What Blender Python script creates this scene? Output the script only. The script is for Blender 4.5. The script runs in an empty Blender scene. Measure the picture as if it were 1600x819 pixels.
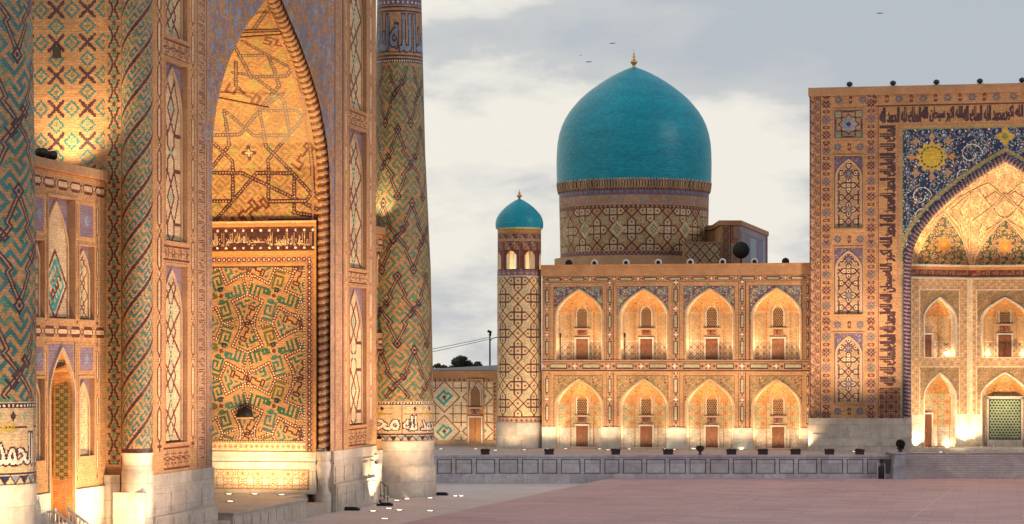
import bpy, math, random
import numpy as np
from math import radians, sin, cos, tan, atan, pi

# ------------------------------------------------------------------ site survey
# World axes follow the buildings: +Y runs north along the left madrasa's front,
# +X runs along the far arcade.  The viewer stands at the origin, 10.4 m above the square.
A = radians(11.6); F = 3700.0; EYE = 10.4; HOR = 568.0
SC = bpy.data.scenes[0] if not bpy.context.scene else bpy.context.scene
COL = SC.collection
random.seed(7); RNG = np.random.default_rng(11)

def ang(px): return A - atan((px - 800.0) / F)
def depth(X, Y): return -X * sin(A) + Y * cos(A)
def YonX(px, X): return -X / tan(ang(px))               # survey: sight line meets a plane X=const
def XonY(px, Y): return -Y * tan(ang(px))               # ... a plane Y=const
def Zat(py, X, Y): return EYE + (HOR - py) * depth(X, Y) / F
def PD(px, d):                                          # point at distance d on a sight line
    r = (px - 800.0) / F * d
    return (r * cos(A) - d * sin(A), r * sin(A) + d * cos(A))
def GP(px, py, z):                                      # point on level ground
    d = (EYE - z) * F / (py - HOR)
    return PD(px, d)

# ------------------------------------------------------------------ materials
def nt(name):
    m = bpy.data.materials.new(name); m.use_nodes = True
    n = m.node_tree; b = n.nodes['Principled BSDF']
    return m, n, b
def N(t, kind, **kw):
    n = t.nodes.new(kind)
    for k, v in kw.items(): setattr(n, k, v)
    return n
def mathn(t, op, a, b=None, c=None):
    n = N(t, 'ShaderNodeMath', operation=op)
    for i, v in enumerate((a, b, c)):
        if v is None: continue
        if hasattr(v, 'links'): t.links.new(v, n.inputs[i])
        else: n.inputs[i].default_value = v
    return n.outputs[0]
def mixc(t, fac, a, b, mode='MIX'):
    n = N(t, 'ShaderNodeMix', data_type='RGBA', blend_type=mode)
    for s, v in ((n.inputs[0], fac), (n.inputs[6], a), (n.inputs[7], b)):
        if hasattr(v, 'links'): t.links.new(v, s)
        else: s.default_value = v if isinstance(v, float) else (*v, 1.0)[:4]
    return n.outputs[2]
def ramp(t, fac, stops):
    r = N(t, 'ShaderNodeValToRGB'); t.links.new(fac, r.inputs[0])
    e = r.color_ramp.elements
    while len(e) < len(stops): e.new(0.5)
    for i, (p, c) in enumerate(stops):
        e[i].position = p; e[i].color = (*c, 1) if len(c) == 3 else c
    return r.outputs[0]
def noise(t, vec, scale, detail=4, rough=.55, out=0):
    n = N(t, 'ShaderNodeTexNoise'); n.inputs['Scale'].default_value = scale
    n.inputs['Detail'].default_value = detail; n.inputs['Roughness'].default_value = rough
    if vec is not None: t.links.new(vec, n.inputs['Vector'])
    return n.outputs[out]
def obco(t): return N(t, 'ShaderNodeTexCoord').outputs['Object']
def wallco(t):      # (x+y, z) wall coordinates for coursed masonry
    s = N(t, 'ShaderNodeSeparateXYZ'); t.links.new(obco(t), s.inputs[0])
    c = N(t, 'ShaderNodeCombineXYZ')
    t.links.new(mathn(t, 'ADD', s.outputs[0], s.outputs[1]), c.inputs[0]); t.links.new(s.outputs[2], c.inputs[1])
    return c.outputs[0]
def bump(t, b, h, strength, dist=.02):
    n = N(t, 'ShaderNodeBump'); n.inputs['Strength'].default_value = strength; n.inputs['Distance'].default_value = dist
    t.links.new(h, n.inputs['Height']); t.links.new(n.outputs[0], b.inputs['Normal'])

def mat_tile():
    m, t, b = nt('glazed_brick_tilework')
    at = N(t, 'ShaderNodeAttribute', attribute_name='col')
    co = obco(t)
    mp = N(t, 'ShaderNodeMapping'); mp.inputs['Scale'].default_value = (4, 4, 9); t.links.new(co, mp.inputs[0])
    v = N(t, 'ShaderNodeTexVoronoi'); v.inputs['Scale'].default_value = 1.6; t.links.new(mp.outputs[0], v.inputs['Vector'])
    sp = N(t, 'ShaderNodeSeparateColor'); t.links.new(v.outputs['Color'], sp.inputs[0])
    f1 = mathn(t, 'MULTIPLY_ADD', sp.outputs[0], .42, .80)
    f2 = mathn(t, 'MULTIPLY_ADD', noise(t, co, .35, 6, .62), .9, .53)
    f = mathn(t, 'MULTIPLY', f1, f2)
    bk = N(t, 'ShaderNodeTexBrick'); t.links.new(wallco(t), bk.inputs['Vector']); bk.inputs['Color1'].default_value = (1.06, 1.06, 1.06, 1); bk.inputs['Color2'].default_value = (.90, .90, .90, 1)
    bk.inputs['Mortar'].default_value = (.72, .70, .68, 1); bk.inputs['Scale'].default_value = 1; bk.inputs['Brick Width'].default_value = .36; bk.inputs['Row Height'].default_value = .15; bk.inputs['Mortar Size'].default_value = .013
    sb = N(t, 'ShaderNodeSeparateColor'); t.links.new(bk.outputs[0], sb.inputs[0]); f = mathn(t, 'MULTIPLY', f, sb.outputs[0])
    hs = N(t, 'ShaderNodeHueSaturation'); t.links.new(at.outputs['Color'], hs.inputs['Color']); t.links.new(f, hs.inputs['Value'])
    hs.inputs['Saturation'].default_value = 1.05
    dirt = ramp(t, noise(t, co, 1.3, 8, .7), [(.50, (0, 0, 0)), (.74, (1, 1, 1))])
    c = mixc(t, mathn(t, 'MULTIPLY', dirt, .35), hs.outputs[0], (.24, .17, .12))
    t.links.new(c, b.inputs['Base Color'])
    t.links.new(at.outputs['Alpha'], b.inputs['Roughness'])
    bump(t, b, noise(t, co, 5.5, 3), .5, .03)
    return m
def mat_brick(name, c1, c2, mort, bw=.30, bh=.085, rough=.85):
    m, t, b = nt(name); w = wallco(t)
    br = N(t, 'ShaderNodeTexBrick'); t.links.new(w, br.inputs['Vector'])
    br.inputs['Color1'].default_value = (*c1, 1); br.inputs['Color2'].default_value = (*c2, 1); br.inputs['Mortar'].default_value = (*mort, 1)
    br.inputs['Scale'].default_value = 1; br.inputs['Brick Width'].default_value = bw; br.inputs['Row Height'].default_value = bh
    br.inputs['Mortar Size'].default_value = .012; br.inputs['Bias'].default_value = 0
    f = mathn(t, 'MULTIPLY_ADD', noise(t, obco(t), .8, 7, .65), .9, .5)
    hs = N(t, 'ShaderNodeHueSaturation'); t.links.new(br.outputs[0], hs.inputs['Color']); t.links.new(f, hs.inputs['Value'])
    t.links.new(hs.outputs[0], b.inputs['Base Color']); b.inputs['Roughness'].default_value = rough
    bump(t, b, br.outputs['Fac'], -.4, .01)
    return m
def mat_stone(name, c, c2, bw=1.5, bh=.8, rough=.55, joint=.35, vein=1.0):
    m, t, b = nt(name); w = wallco(t)
    br = N(t, 'ShaderNodeTexBrick'); t.links.new(w, br.inputs['Vector'])
    br.inputs['Color1'].default_value = (*c, 1); br.inputs['Color2'].default_value = (*c2, 1)
    br.inputs['Mortar'].default_value = (*[x * joint for x in c], 1)
    br.inputs['Scale'].default_value = 1; br.inputs['Brick Width'].default_value = bw; br.inputs['Row Height'].default_value = bh
    br.inputs['Mortar Size'].default_value = .018
    n1 = noise(t, obco(t), 1.2 * vein, 9, .7)
    f = mathn(t, 'MULTIPLY_ADD', n1, 1.1, .45)
    hs = N(t, 'ShaderNodeHueSaturation'); t.links.new(br.outputs[0], hs.inputs['Color']); t.links.new(f, hs.inputs['Value'])
    st = ramp(t, noise(t, obco(t), .45, 6, .6), [(.52, (0, 0, 0)), (.72, (1, 1, 1))])
    cc = mixc(t, mathn(t, 'MULTIPLY', st, .45), hs.outputs[0], (c[0] * .55, c[1] * .42, c[2] * .33))
    t.links.new(cc, b.inputs['Base Color']); b.inputs['Roughness'].default_value = rough
    bump(t, b, n1, .35, .03)
    return m
def mat_plain(name, c, rough=.6, metal=0.0, var=.3, sc=3.0):
    m, t, b = nt(name)
    f = mathn(t, 'MULTIPLY_ADD', noise(t, obco(t), sc, 5, .6), var * 2, 1 - var)
    hs = N(t, 'ShaderNodeHueSaturation'); hs.inputs['Color'].default_value = (*c, 1); t.links.new(f, hs.inputs['Value'])
    t.links.new(hs.outputs[0], b.inputs['Base Color'])
    b.inputs['Roughness'].default_value = rough; b.inputs['Metallic'].default_value = metal
    return m
def mat_emit(name, c, s):
    m, t, b = nt(name)
    b.inputs['Base Color'].default_value = (*c, 1); b.inputs['Emission Color'].default_value = (*c, 1); b.inputs['Emission Strength'].default_value = s
    return m
def mat_dome():
    m, t, b = nt('turquoise_glazed_dome_tiles'); co = obco(t)
    s = N(t, 'ShaderNodeSeparateXYZ'); t.links.new(co, s.inputs[0])
    an = mathn(t, 'ARCTAN2', s.outputs[1], s.outputs[0])
    c = N(t, 'ShaderNodeCombineXYZ'); t.links.new(mathn(t, 'MULTIPLY', an, 8.3), c.inputs[0]); t.links.new(s.outputs[2], c.inputs[1])
    br = N(t, 'ShaderNodeTexBrick'); t.links.new(c.outputs[0], br.inputs['Vector'])
    br.inputs['Color1'].default_value = (.003, .235, .335, 1); br.inputs['Color2'].default_value = (.005, .31, .42, 1)
    br.inputs['Mortar'].default_value = (.006, .19, .24, 1); br.inputs['Scale'].default_value = 1
    br.inputs['Brick Width'].default_value = .42; br.inputs['Row Height'].default_value = .2; br.inputs['Mortar Size'].default_value = .01
    mp = N(t, 'ShaderNodeMapping'); mp.inputs['Scale'].default_value = (.5, .5, 2.2); t.links.new(co, mp.inputs[0])
    big = noise(t, mp.outputs[0], .5, 6, .65)
    f = mathn(t, 'MULTIPLY_ADD', big, .8, .60)
    hs = N(t, 'ShaderNodeHueSaturation'); t.links.new(br.outputs[0], hs.inputs['Color']); t.links.new(f, hs.inputs['Value'])
    mp2 = N(t, 'ShaderNodeMapping'); mp2.inputs['Scale'].default_value = (1.2, 1.2, 7); t.links.new(co, mp2.inputs[0])
    w = ramp(t, noise(t, mp2.outputs[0], .9, 8, .75), [(.60, (0, 0, 0)), (.68, (1, 1, 1))])
    cc = mixc(t, mathn(t, 'MULTIPLY', w, .22), hs.outputs[0], (.04, .16, .17))
    t.links.new(cc, b.inputs['Base Color']); b.inputs['Roughness'].default_value = .36
    b.inputs['Specular IOR Level'].default_value = .3
    bump(t, b, noise(t, mp.outputs[0], 3.0, 5), .4, .08)
    return m
def mat_paving(name, c1, c2, joint, bw, bh, off=.5, rough=.7, var=.5):
    m, t, b = nt(name); co = obco(t)
    br = N(t, 'ShaderNodeTexBrick'); t.links.new(co, br.inputs['Vector']); br.offset = off
    br.inputs['Color1'].default_value = (*c1, 1); br.inputs['Color2'].default_value = (*c2, 1); br.inputs['Mortar'].default_value = (*joint, 1)
    br.inputs['Scale'].default_value = 1; br.inputs['Brick Width'].default_value = bw; br.inputs['Row Height'].default_value = bh
    br.inputs['Mortar Size'].default_value = .02
    n1 = noise(t, co, .12, 8, .65)
    f = mathn(t, 'MULTIPLY_ADD', n1, var * 2, 1 - var)
    mp = N(t, 'ShaderNodeMapping'); mp.inputs['Scale'].default_value = (.15, 1.2, 1); t.links.new(co, mp.inputs[0])
    f = mathn(t, 'MULTIPLY', f, mathn(t, 'MULTIPLY_ADD', noise(t, mp.outputs[0], 1.2, 4), .3, .85))
    hs = N(t, 'ShaderNodeHueSaturation'); t.links.new(br.outputs[0], hs.inputs['Color']); t.links.new(f, hs.inputs['Value'])
    t.links.new(hs.outputs[0], b.inputs['Base Color'])
    t.links.new(mathn(t, 'MULTIPLY_ADD', noise(t, co, .5, 5), .3, rough - .15), b.inputs['Roughness'])
    bump(t, b, noise(t, co, 6, 4), .2, .02)
    return m

TILE = mat_tile()
MARBLE = mat_stone('warm_white_marble', (.60, .55, .48), (.50, .45, .39), 1.9, 1.0, .5, .5)
MARBLE2 = mat_stone('mottled_marble_blocks', (.52, .46, .40), (.40, .34, .29), 2.1, 1.25, .5, .62, 1.6)
GREYSTONE = mat_stone('blue_grey_terrace_stone', (.52, .50, .54), (.37, .355, .40), 2.3, .9, .6, .5, 1.8)
GREYDARK = mat_stone('dark_grey_stone_backing', (.16, .15, .17), (.13, .12, .14), 2.3, .9, .7, .6)
STEPST = mat_stone('mauve_grey_step_stone', (.56, .47, .48), (.47, .38, .40), 2.0, 5.0, .7, .7)
BRICK = mat_brick('fired_tan_brick', (.50, .27, .13), (.42, .21, .10), (.36, .22, .13))
BRICKL = mat_brick('pale_tan_brick', (.56, .38, .24), (.48, .31, .19), (.42, .30, .2))
DOME = mat_dome()
WOOD = mat_plain('carved_brown_wood', (.17, .055, .02), .5, 0, .35, 5)
WOOD2 = mat_plain('worn_reddish_wood', (.21, .08, .035), .6, 0, .4, 4)
WOODL = mat_plain('honey_brown_wood', (.32, .14, .05), .5, 0, .3, 4)
DARK = mat_plain('black_painted_metal', (.012, .011, .013), .5, .3, .2)
IRON = mat_plain('dark_iron', (.03, .025, .025), .5, .5, .2)
GLASS = mat_plain('dark_window_void', (.03, .02, .012), .3)
WHITEM = mat_plain('white_painted_iron', (.75, .72, .66), .4, 0, .1)
GOLD = mat_plain('gilded_brass', (.62, .36, .12), .35, .7, .2)
ROOF = mat_plain('grey_sheet_roof', (.17, .17, .19), .6, .1, .25, 1)
LEAF = mat_plain('dark_green_foliage', (.035, .055, .025), .7, 0, .5, 2)
BARK = mat_plain('brown_bark', (.09, .06, .04), .9)
POTM = mat_plain('dark_red_terracotta', (.055, .016, .014), .7)
POTPL = mat_plain('dark_trimmed_plant', (.03, .022, .016), .9, 0, .5, 8)
PLAZA = mat_paving('mauve_plaza_slabs', (.54, .355, .365), (.45, .285, .295), (.27, .17, .18), 3.0, 1.2, .5, .62, .32)
PAVE = mat_paving('pale_pavement_slabs', (.60, .52, .50), (.54, .46, .44), (.44, .37, .35), 2.2, 1.1, .5, .6, .25)
TERR = mat_paving('terrace_slabs', (.40, .34, .33), (.35, .29, .28), (.27, .22, .22), 1.8, 1.0, .5, .6, .2)
KERB = mat_plain('pale_kerb_stone', (.52, .42, .36), .6, 0, .15)
EARTH = mat_plain('city_ground', (.16, .13, .11), .9)
LAMPG = mat_emit('lit_lamp_glass', (1.0, .86, .58), 7)

# palette: linear albedo + roughness
PALD = {1: (.46, .255, .125, .85), 2: (.60, .43, .26, .75), 3: (.060, .022, .028, .45), 4: (.045, .30, .29, .35), 5: (.012, .024, .085, .35),
        6: (.24, .24, .08, .5), 7: (.76, .68, .58, .5), 8: (.52, .25, .10, .85), 9: (.55, .38, .06, .45), 10: (.60, .55, .48, .5),
        11: (.24, .17, .22, .5), 12: (.22, .28, .38, .45), 13: (.13, .028, .02, .6), 14: (.02, .06, .05, .5), 15: (.33, .42, .27, .5),
        16: (.010, .008, .010, .5), 17: (.40, .20, .12, .8), 18: (.15, .10, .17, .5), 25: (.27, .17, .085, .6), 26: (.42, .38, .25, .6), 21: (.045, .16, .15, .35), 22: (.12, .21, .13, .4), 23: (.10, .115, .035, .5), 24: (.03, .115, .08, .45), 19: (.66, .53, .38, .7), 20: (.43, .26, .16, .85)}
PAL = np.zeros((32, 4), np.float32)
for k_, v_ in PALD.items(): PAL[k_] = v_

# ------------------------------------------------------------------ object helpers
def tag(o, label=None, cat=None, group=None, kind=None):
    if label: o['label'] = label
    if cat: o['category'] = cat
    if group: o['group'] = group
    if kind: o['kind'] = kind
    return o
def thing(name, label, cat, loc=(0, 0, 0), group=None, rz=0.0):
    o = bpy.data.objects.new(name, None); COL.objects.link(o); o.location = loc; o.rotation_euler = (0, 0, rz)
    o.empty_display_size = .5
    return tag(o, label, cat, group)
def base_of(parent):
    if parent is None: return np.zeros(3)
    p = parent
    while p.parent: p = p.parent
    return np.array(p.location)
def link(name, me, parent=None, mats=(), local=False):
    for m in mats: me.materials.append(m)
    if parent is not None and not local:
        b = base_of(parent)
        n = len(me.vertices); a = np.empty(n * 3, np.float32); me.vertices.foreach_get('co', a)
        a = a.reshape(-1, 3) - b; me.vertices.foreach_set('co', a.astype(np.float32).ravel()); me.update()
    o = bpy.data.objects.new(name, me); COL.objects.link(o)
    if parent is not None: o.parent = parent
    return o
def copytree(o, parent=None):
    c = o.copy(); COL.objects.link(c)
    if parent is not None: c.parent = parent
    for ch in list(o.children): copytree(ch, c)
    return c

class MB:
    def __init__(s): s.v = []; s.f = []; s.m = []; s.sm = []
    def add(s, vs, fs, mi=0, smooth=False):
        o = len(s.v); s.v.extend([tuple(map(float, p)) for p in vs])
        for f in fs: s.f.append(tuple(i + o for i in f)); s.m.append(mi); s.sm.append(smooth)
        return s
    def box(s, x0, x1, y0, y1, z0, z1, mi=0):
        if x0 > x1: x0, x1 = x1, x0
        if y0 > y1: y0, y1 = y1, y0
        vs = [(x, y, z) for z in (z0, z1) for y in (y0, y1) for x in (x0, x1)]
        return s.add(vs, [(0, 2, 3, 1), (4, 5, 7, 6), (0, 1, 5, 4), (2, 6, 7, 3), (0, 4, 6, 2), (1, 3, 7, 5)], mi)
    def fbox(s, fr, u0, u1, n0, n1, z0, z1, mi=0):        # box in a wall frame
        vs = [fr(u, z, n) for z in (z0, z1) for n in (n0, n1) for u in (u0, u1)]
        return s.add(vs, [(0, 2, 3, 1), (4, 5, 7, 6), (0, 1, 5, 4), (2, 6, 7, 3), (0, 4, 6, 2), (1, 3, 7, 5)], mi)
    def lathe(s, cx, cy, prof, n=32, mi=0, smooth=True, a0=0, a1=2 * pi):
        full = abs(a1 - a0 - 2 * pi) < 1e-6; cols = n if full else n + 1
        vs = []
        for r, z in prof:
            for i in range(cols):
                a = a0 + (a1 - a0) * i / n
                vs.append((cx + r * cos(a), cy + r * sin(a), z))
        fs = []
        for j in range(len(prof) - 1):
            for i in range(n):
                k = (i + 1) % cols
                fs.append((j * cols + i, j * cols + k, (j + 1) * cols + k, (j + 1) * cols + i))
        s.add(vs, fs, mi, smooth)
        if full and prof[0][0] > 1e-4: s.add([vs[i] for i in range(cols)], [tuple(range(cols))[::-1]], mi)
        if full and prof[-1][0] > 1e-4: s.add(vs[-cols:], [tuple(range(cols))], mi)
        return s
    def tube(s, pts, r, n=8, mi=0, smooth=True, caps=True):
        pts = [np.array(p, float) for p in pts]; rings = []
        rr = r if hasattr(r, '__len__') else [r] * len(pts)
        for i, p in enumerate(pts):
            d = pts[min(i + 1, len(pts) - 1)] - pts[max(i - 1, 0)]; d /= np.linalg.norm(d) + 1e-9
            up = np.array([0, 0, 1.]) if abs(d[2]) < .9 else np.array([1., 0, 0])
            a = np.cross(d, up); a /= np.linalg.norm(a); b = np.cross(d, a)
            rings.append([p + rr[i] * (a * cos(2 * pi * k / n) + b * sin(2 * pi * k / n)) for k in range(n)])
        vs = [q for rg in rings for q in rg]
        fs = [(j * n + k, j * n + (k + 1) % n, (j + 1) * n + (k + 1) % n, (j + 1) * n + k) for j in range(len(pts) - 1) for k in range(n)]
        s.add(vs, fs, mi, smooth)
        if caps: s.add(rings[0], [tuple(range(n))[::-1]], mi); s.add(rings[-1], [tuple(range(n))], mi)
        return s
    def prism(s, poly, z0, z1, mi=0):
        n = len(poly); vs = [(x, y, z0) for x, y in poly] + [(x, y, z1) for x, y in poly]
        fs = [tuple(range(n))[::-1], tuple(range(n, 2 * n))] + [(i, (i + 1) % n, n + (i + 1) % n, n + i) for i in range(n)]
        return s.add(vs, fs, mi)
    def build(s, name, mats, parent=None):
        me = bpy.data.meshes.new(name); me.from_pydata(s.v, [], s.f)
        me.polygons.foreach_set('material_index', s.m); me.polygons.foreach_set('use_smooth', s.sm); me.update()
        if not isinstance(mats, (list, tuple)): mats = [mats]
        return link(name, me, parent, mats)

# ------------------------------------------------------------------ tile canvas
FORMS = {'ا': 'ﺍﺎ', 'ب': 'ﺏﺐﺑﺒ', 'ح': 'ﺡﺢﺣﺤ', 'د': 'ﺩﺪ', 'ر': 'ﺭﺮ', 'س': 'ﺱﺲﺳﺴ', 'ع': 'ﻉﻊﻋﻌ', 'ك': 'ﻙﻚﻛﻜ', 'ل': 'ﻝﻞﻟﻠ',
         'م': 'ﻡﻢﻣﻤ', 'ن': 'ﻥﻦﻧﻨ', 'ه': 'ﻩﻪﻫﻬ', 'و': 'ﻭﻮ', 'ي': 'ﻱﻲﻳﻴ', 'ق': 'ﻕﻖﻗﻘ'}
def shape(txt):
    out = []
    for i, ch in enumerate(txt):
        if ch not in FORMS: out.append(ch); continue
        fm = FORMS[ch]
        pj = i > 0 and txt[i - 1] in FORMS and len(FORMS[txt[i - 1]]) == 4
        nj = i + 1 < len(txt) and txt[i + 1] in FORMS and len(fm) == 4
        k = (3 if pj and nj else 2 if nj else 1 if pj else 0)
        out.append(fm[k if k < len(fm) else (1 if pj else 0)])
    return ''.join(out[::-1])
INK = {}
def ink(s):
    if s in INK: return INK[s]
    c = bpy.data.curves.new('lettering', 'FONT'); c.body = shape(s); c.resolution_u = 2
    o = bpy.data.objects.new('lettering', c); COL.objects.link(o)
    dg = bpy.context.evaluated_depsgraph_get(); me = o.evaluated_get(dg).to_mesh(); me.calc_loop_triangles()
    v = np.array([tuple(x.co)[:2] for x in me.vertices]); t = np.array([tuple(x.vertices) for x in me.loop_triangles])
    bpy.data.objects.remove(o); bpy.data.curves.remove(c)
    mn = v.min(0); mx = v.max(0); v = (v - mn) / (mx - mn)
    INK[s] = (v, t, (mx - mn)); return INK[s]

ALLAH = ["....#.#.#", "....#.#.#", "###.#.#.#", "#.#.#.#.#", "#######.#"]
MUHAM = ["#.........###", "#..####...#.#", "#..#..#####.#", "#..#......#.#", "####......###"]
ALI = ["#####....", "#...#.###", "###.#.#..", "..#.###..", "###......"]

class Cv:
    def __init__(s, u0, u1, v0, v1, c=1, su=.06, sv=None):
        sv = sv or su
        s.u0, s.v0 = min(u0, u1), min(v0, v1); u1, v1 = max(u0, u1), max(v0, v1)
        s.nx = max(1, int(round((u1 - s.u0) / su))); s.ny = max(1, int(round((v1 - s.v0) / sv)))
        s.su = (u1 - s.u0) / s.nx; s.sv = (v1 - s.v0) / s.ny; s.u1, s.v1 = u1, v1
        s.a = np.full((s.ny, s.nx), c, np.uint8)
    def win(s, u0, u1, v0, v1):
        i0 = max(0, int((min(u0, u1) - s.u0) / s.su)); i1 = min(s.nx, int((max(u0, u1) - s.u0) / s.su) + 1)
        j0 = max(0, int((min(v0, v1) - s.v0) / s.sv)); j1 = min(s.ny, int((max(v0, v1) - s.v0) / s.sv) + 1)
        if i1 <= i0 or j1 <= j0: return None
        U = (s.u0 + (np.arange(i0, i1) + .5) * s.su)[None, :]; V = (s.v0 + (np.arange(j0, j1) + .5) * s.sv)[:, None]
        return s.a[j0:j1, i0:i1], U, V
    def fn(s, u0, u1, v0, v1, f):           # f(U,V) -> mask or (mask, colour)
        w = s.win(u0, u1, v0, v1)
        if w is None: return s
        a, U, V = w; ins = (U >= min(u0, u1)) & (U < max(u0, u1)) & (V >= min(v0, v1)) & (V < max(v0, v1))
        m, c = f(U, V); m = m & ins
        a[m] = np.broadcast_to(c, a.shape)[m] if isinstance(c, np.ndarray) else c
        return s
    def rect(s, u0, u1, v0, v1, c): return s.fn(u0, u1, v0, v1, lambda U, V: (U + V > -1e9, c))
    def frame(s, u0, u1, v0, v1, w, c):
        s.rect(u0, u1, v0, v0 + w, c); s.rect(u0, u1, v1 - w, v1, c); s.rect(u0, u0 + w, v0, v1, c); return s.rect(u1 - w, u1, v0, v1, c)
    def line(s, a, b, w, c, dash=None):
        (x0, y0), (x1, y1) = a, b; L = math.hypot(x1 - x0, y1 - y0) + 1e-9
        def f(U, V):
            t = ((U - x0) * (x1 - x0) + (V - y0) * (y1 - y0)) / L; tc = np.clip(t, 0, L)
            d = np.hypot(U - x0 - tc * (x1 - x0) / L, V - y0 - tc * (y1 - y0) / L)
            m = d <= w / 2
            if dash: m = m & ((t % dash) < dash * .55)
            return m, c
        return s.fn(min(x0, x1) - w, max(x0, x1) + w, min(y0, y1) - w, max(y0, y1) + w, f)
    def path(s, pts, w, c, closed=False, dash=None):
        n = len(pts)
        for i in range(n if closed else n - 1): s.line(pts[i], pts[(i + 1) % n], w, c, dash)
        return s
    def band(s, pts, w, c, c2, closed=False, dash=.22):      # double line with dotted core
        s.path(pts, w, c, closed); return s.path(pts, w * .4, c2, closed, dash)
    def poly(s, pts, c):
        P = np.array(pts)
        def f(U, V):
            m = np.zeros(np.broadcast(U, V).shape, bool)
            for i in range(len(P)):
                x0, y0 = P[i]; x1, y1 = P[(i + 1) % len(P)]
                if y0 == y1: continue
                k = ((V > y0) != (V > y1)) & (U < (x1 - x0) * (V - y0) / (y1 - y0) + x0); m ^= k
            return m, c
        return s.fn(P[:, 0].min(), P[:, 0].max() + .01, P[:, 1].min(), P[:, 1].max() + .01, f)
    def disc(s, u, v, r, c, r0=0, ry=None):
        ry = ry or r
        return s.fn(u - r, u + r, v - ry, v + ry, lambda U, V: ((lambda q: (q <= 1) & (q >= (r0 / r)))(np.hypot((U - u) / r, (V - v) / ry)), c))
    def ros(s, u, v, r, c, n=8, k=.25, ph=0):                 # petalled rosette
        return s.fn(u - r * 1.3, u + r * 1.3, v - r * 1.3, v + r * 1.3,
                    lambda U, V: (np.hypot(U - u, V - v) <= r * (1 + k * np.cos(n * (np.arctan2(V - v, U - u) + ph))) / (1 + k), c))
    def bits(s, rows, u, v, cell, c, rot=0.0, flip=False):     # centred kufic bitmap
        B = np.array([[ch == '#' for ch in r] for r in rows[::-1]])
        if flip: B = B[:, ::-1]
        h, w = B.shape; R = math.hypot(h, w) * cell / 2; cr, sr = cos(rot), sin(rot)
        def f(U, V):
            x = (U - u) * cr + (V - v) * sr; y = -(U - u) * sr + (V - v) * cr
            i = np.floor(x / cell + w / 2).astype(int); j = np.floor(y / cell + h / 2).astype(int)
            ok = (i >= 0) & (i < w) & (j >= 0) & (j < h)
            return ok & B[np.clip(j, 0, h - 1), np.clip(i, 0, w - 1)], c
        return s.fn(u - R, u + R, v - R, v + R, f)
    def text(s, t, u0, u1, v0, v1, c, rot=0, fat=0.0):         # fit lettering in a box; rot=1: runs upward
        v, tri, _ = ink(t)
        P = v.copy()
        if rot: P = np.stack([1 - v[:, 1], v[:, 0]], 1)
        P = P * [u1 - u0, v1 - v0] + [u0, v0]
        for k in tri:
            a, b, d = P[k[0]], P[k[1]], P[k[2]]
            lo = np.minimum(np.minimum(a, b), d) - fat; hi = np.maximum(np.maximum(a, b), d) + fat
            w = s.win(lo[0], hi[0], lo[1], hi[1])
            if w is None: continue
            A_, U, V = w
            def e(p, q): 
                n = math.hypot(q[0] - p[0], q[1] - p[1]) + 1e-9
                return ((q[0] - p[0]) * (V - p[1]) - (q[1] - p[1]) * (U - p[0])) / n
            sg = 1 if (b[0] - a[0]) * (d[1] - a[1]) - (b[1] - a[1]) * (d[0] - a[0]) > 0 else -1
            m = (sg * e(a, b) >= -fat) & (sg * e(b, d) >= -fat) & (sg * e(d, a) >= -fat)
            A_[m] = c
        return s
    def tile(s, u0, u1, v0, v1, T, ou=0.0, ov=0.0, rot=0.0, keep0=False):
        cr, sr = cos(rot), sin(rot)
        def f(U, V):
            x = (U - ou) * cr + (V - ov) * sr; y = -(U - ou) * sr + (V - ov) * cr
            i = np.floor((x % (T.nx * T.su)) / T.su).astype(int) % T.nx; j = np.floor((y % (T.ny * T.sv)) / T.sv).astype(int) % T.ny
            r = T.a[j, i]; return (r > 0) | keep0, r
        return s.fn(u0, u1, v0, v1, f)
    def chain(s, u0, u1, v0, v1, cb, c1, c2, vertical=True, per=None):
        """Border strip: long outlined cartouches between knots."""
        w = abs(u1 - u0) if vertical else abs(v1 - v0); per = per or w * 3.2
        L = abs(v1 - v0) if vertical else abs(u1 - u0); n = max(1, round(L / per)); per = L / n
        s.rect(u0, u1, v0, v1, cb); um = (u0 + u1) / 2; vm = (v0 + v1) / 2; k = w * .30
        for i in range(n):
            c = (v0 if vertical else u0) + (i + .5) * per; h = per * .30
            box = lambda g: [(-g, -h - g + k), (g, -h - g + k), (g, h + g - k), (-g, h + g - k)]
            for g, cc in ((k, c1), (k * .45, c2)):
                pts = [(-g, -h), (0, -h - g), (g, -h), (g, h), (0, h + g), (-g, h)]
                s.poly([(um + a, c + b) if vertical else (c + b, vm + a) for a, b in pts], cc)
            q = c + per / 2
            for j_, (rr, cc) in enumerate(((k * .95, c1), (k * .5, c2))):
                if vertical: s.ros(um, q, rr, cc, 4, .5)
                else: s.ros(q, vm, rr, cc, 4, .5)
            if vertical: s.ros(um, v0, k, c1, 4, .5)
        return s

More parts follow.
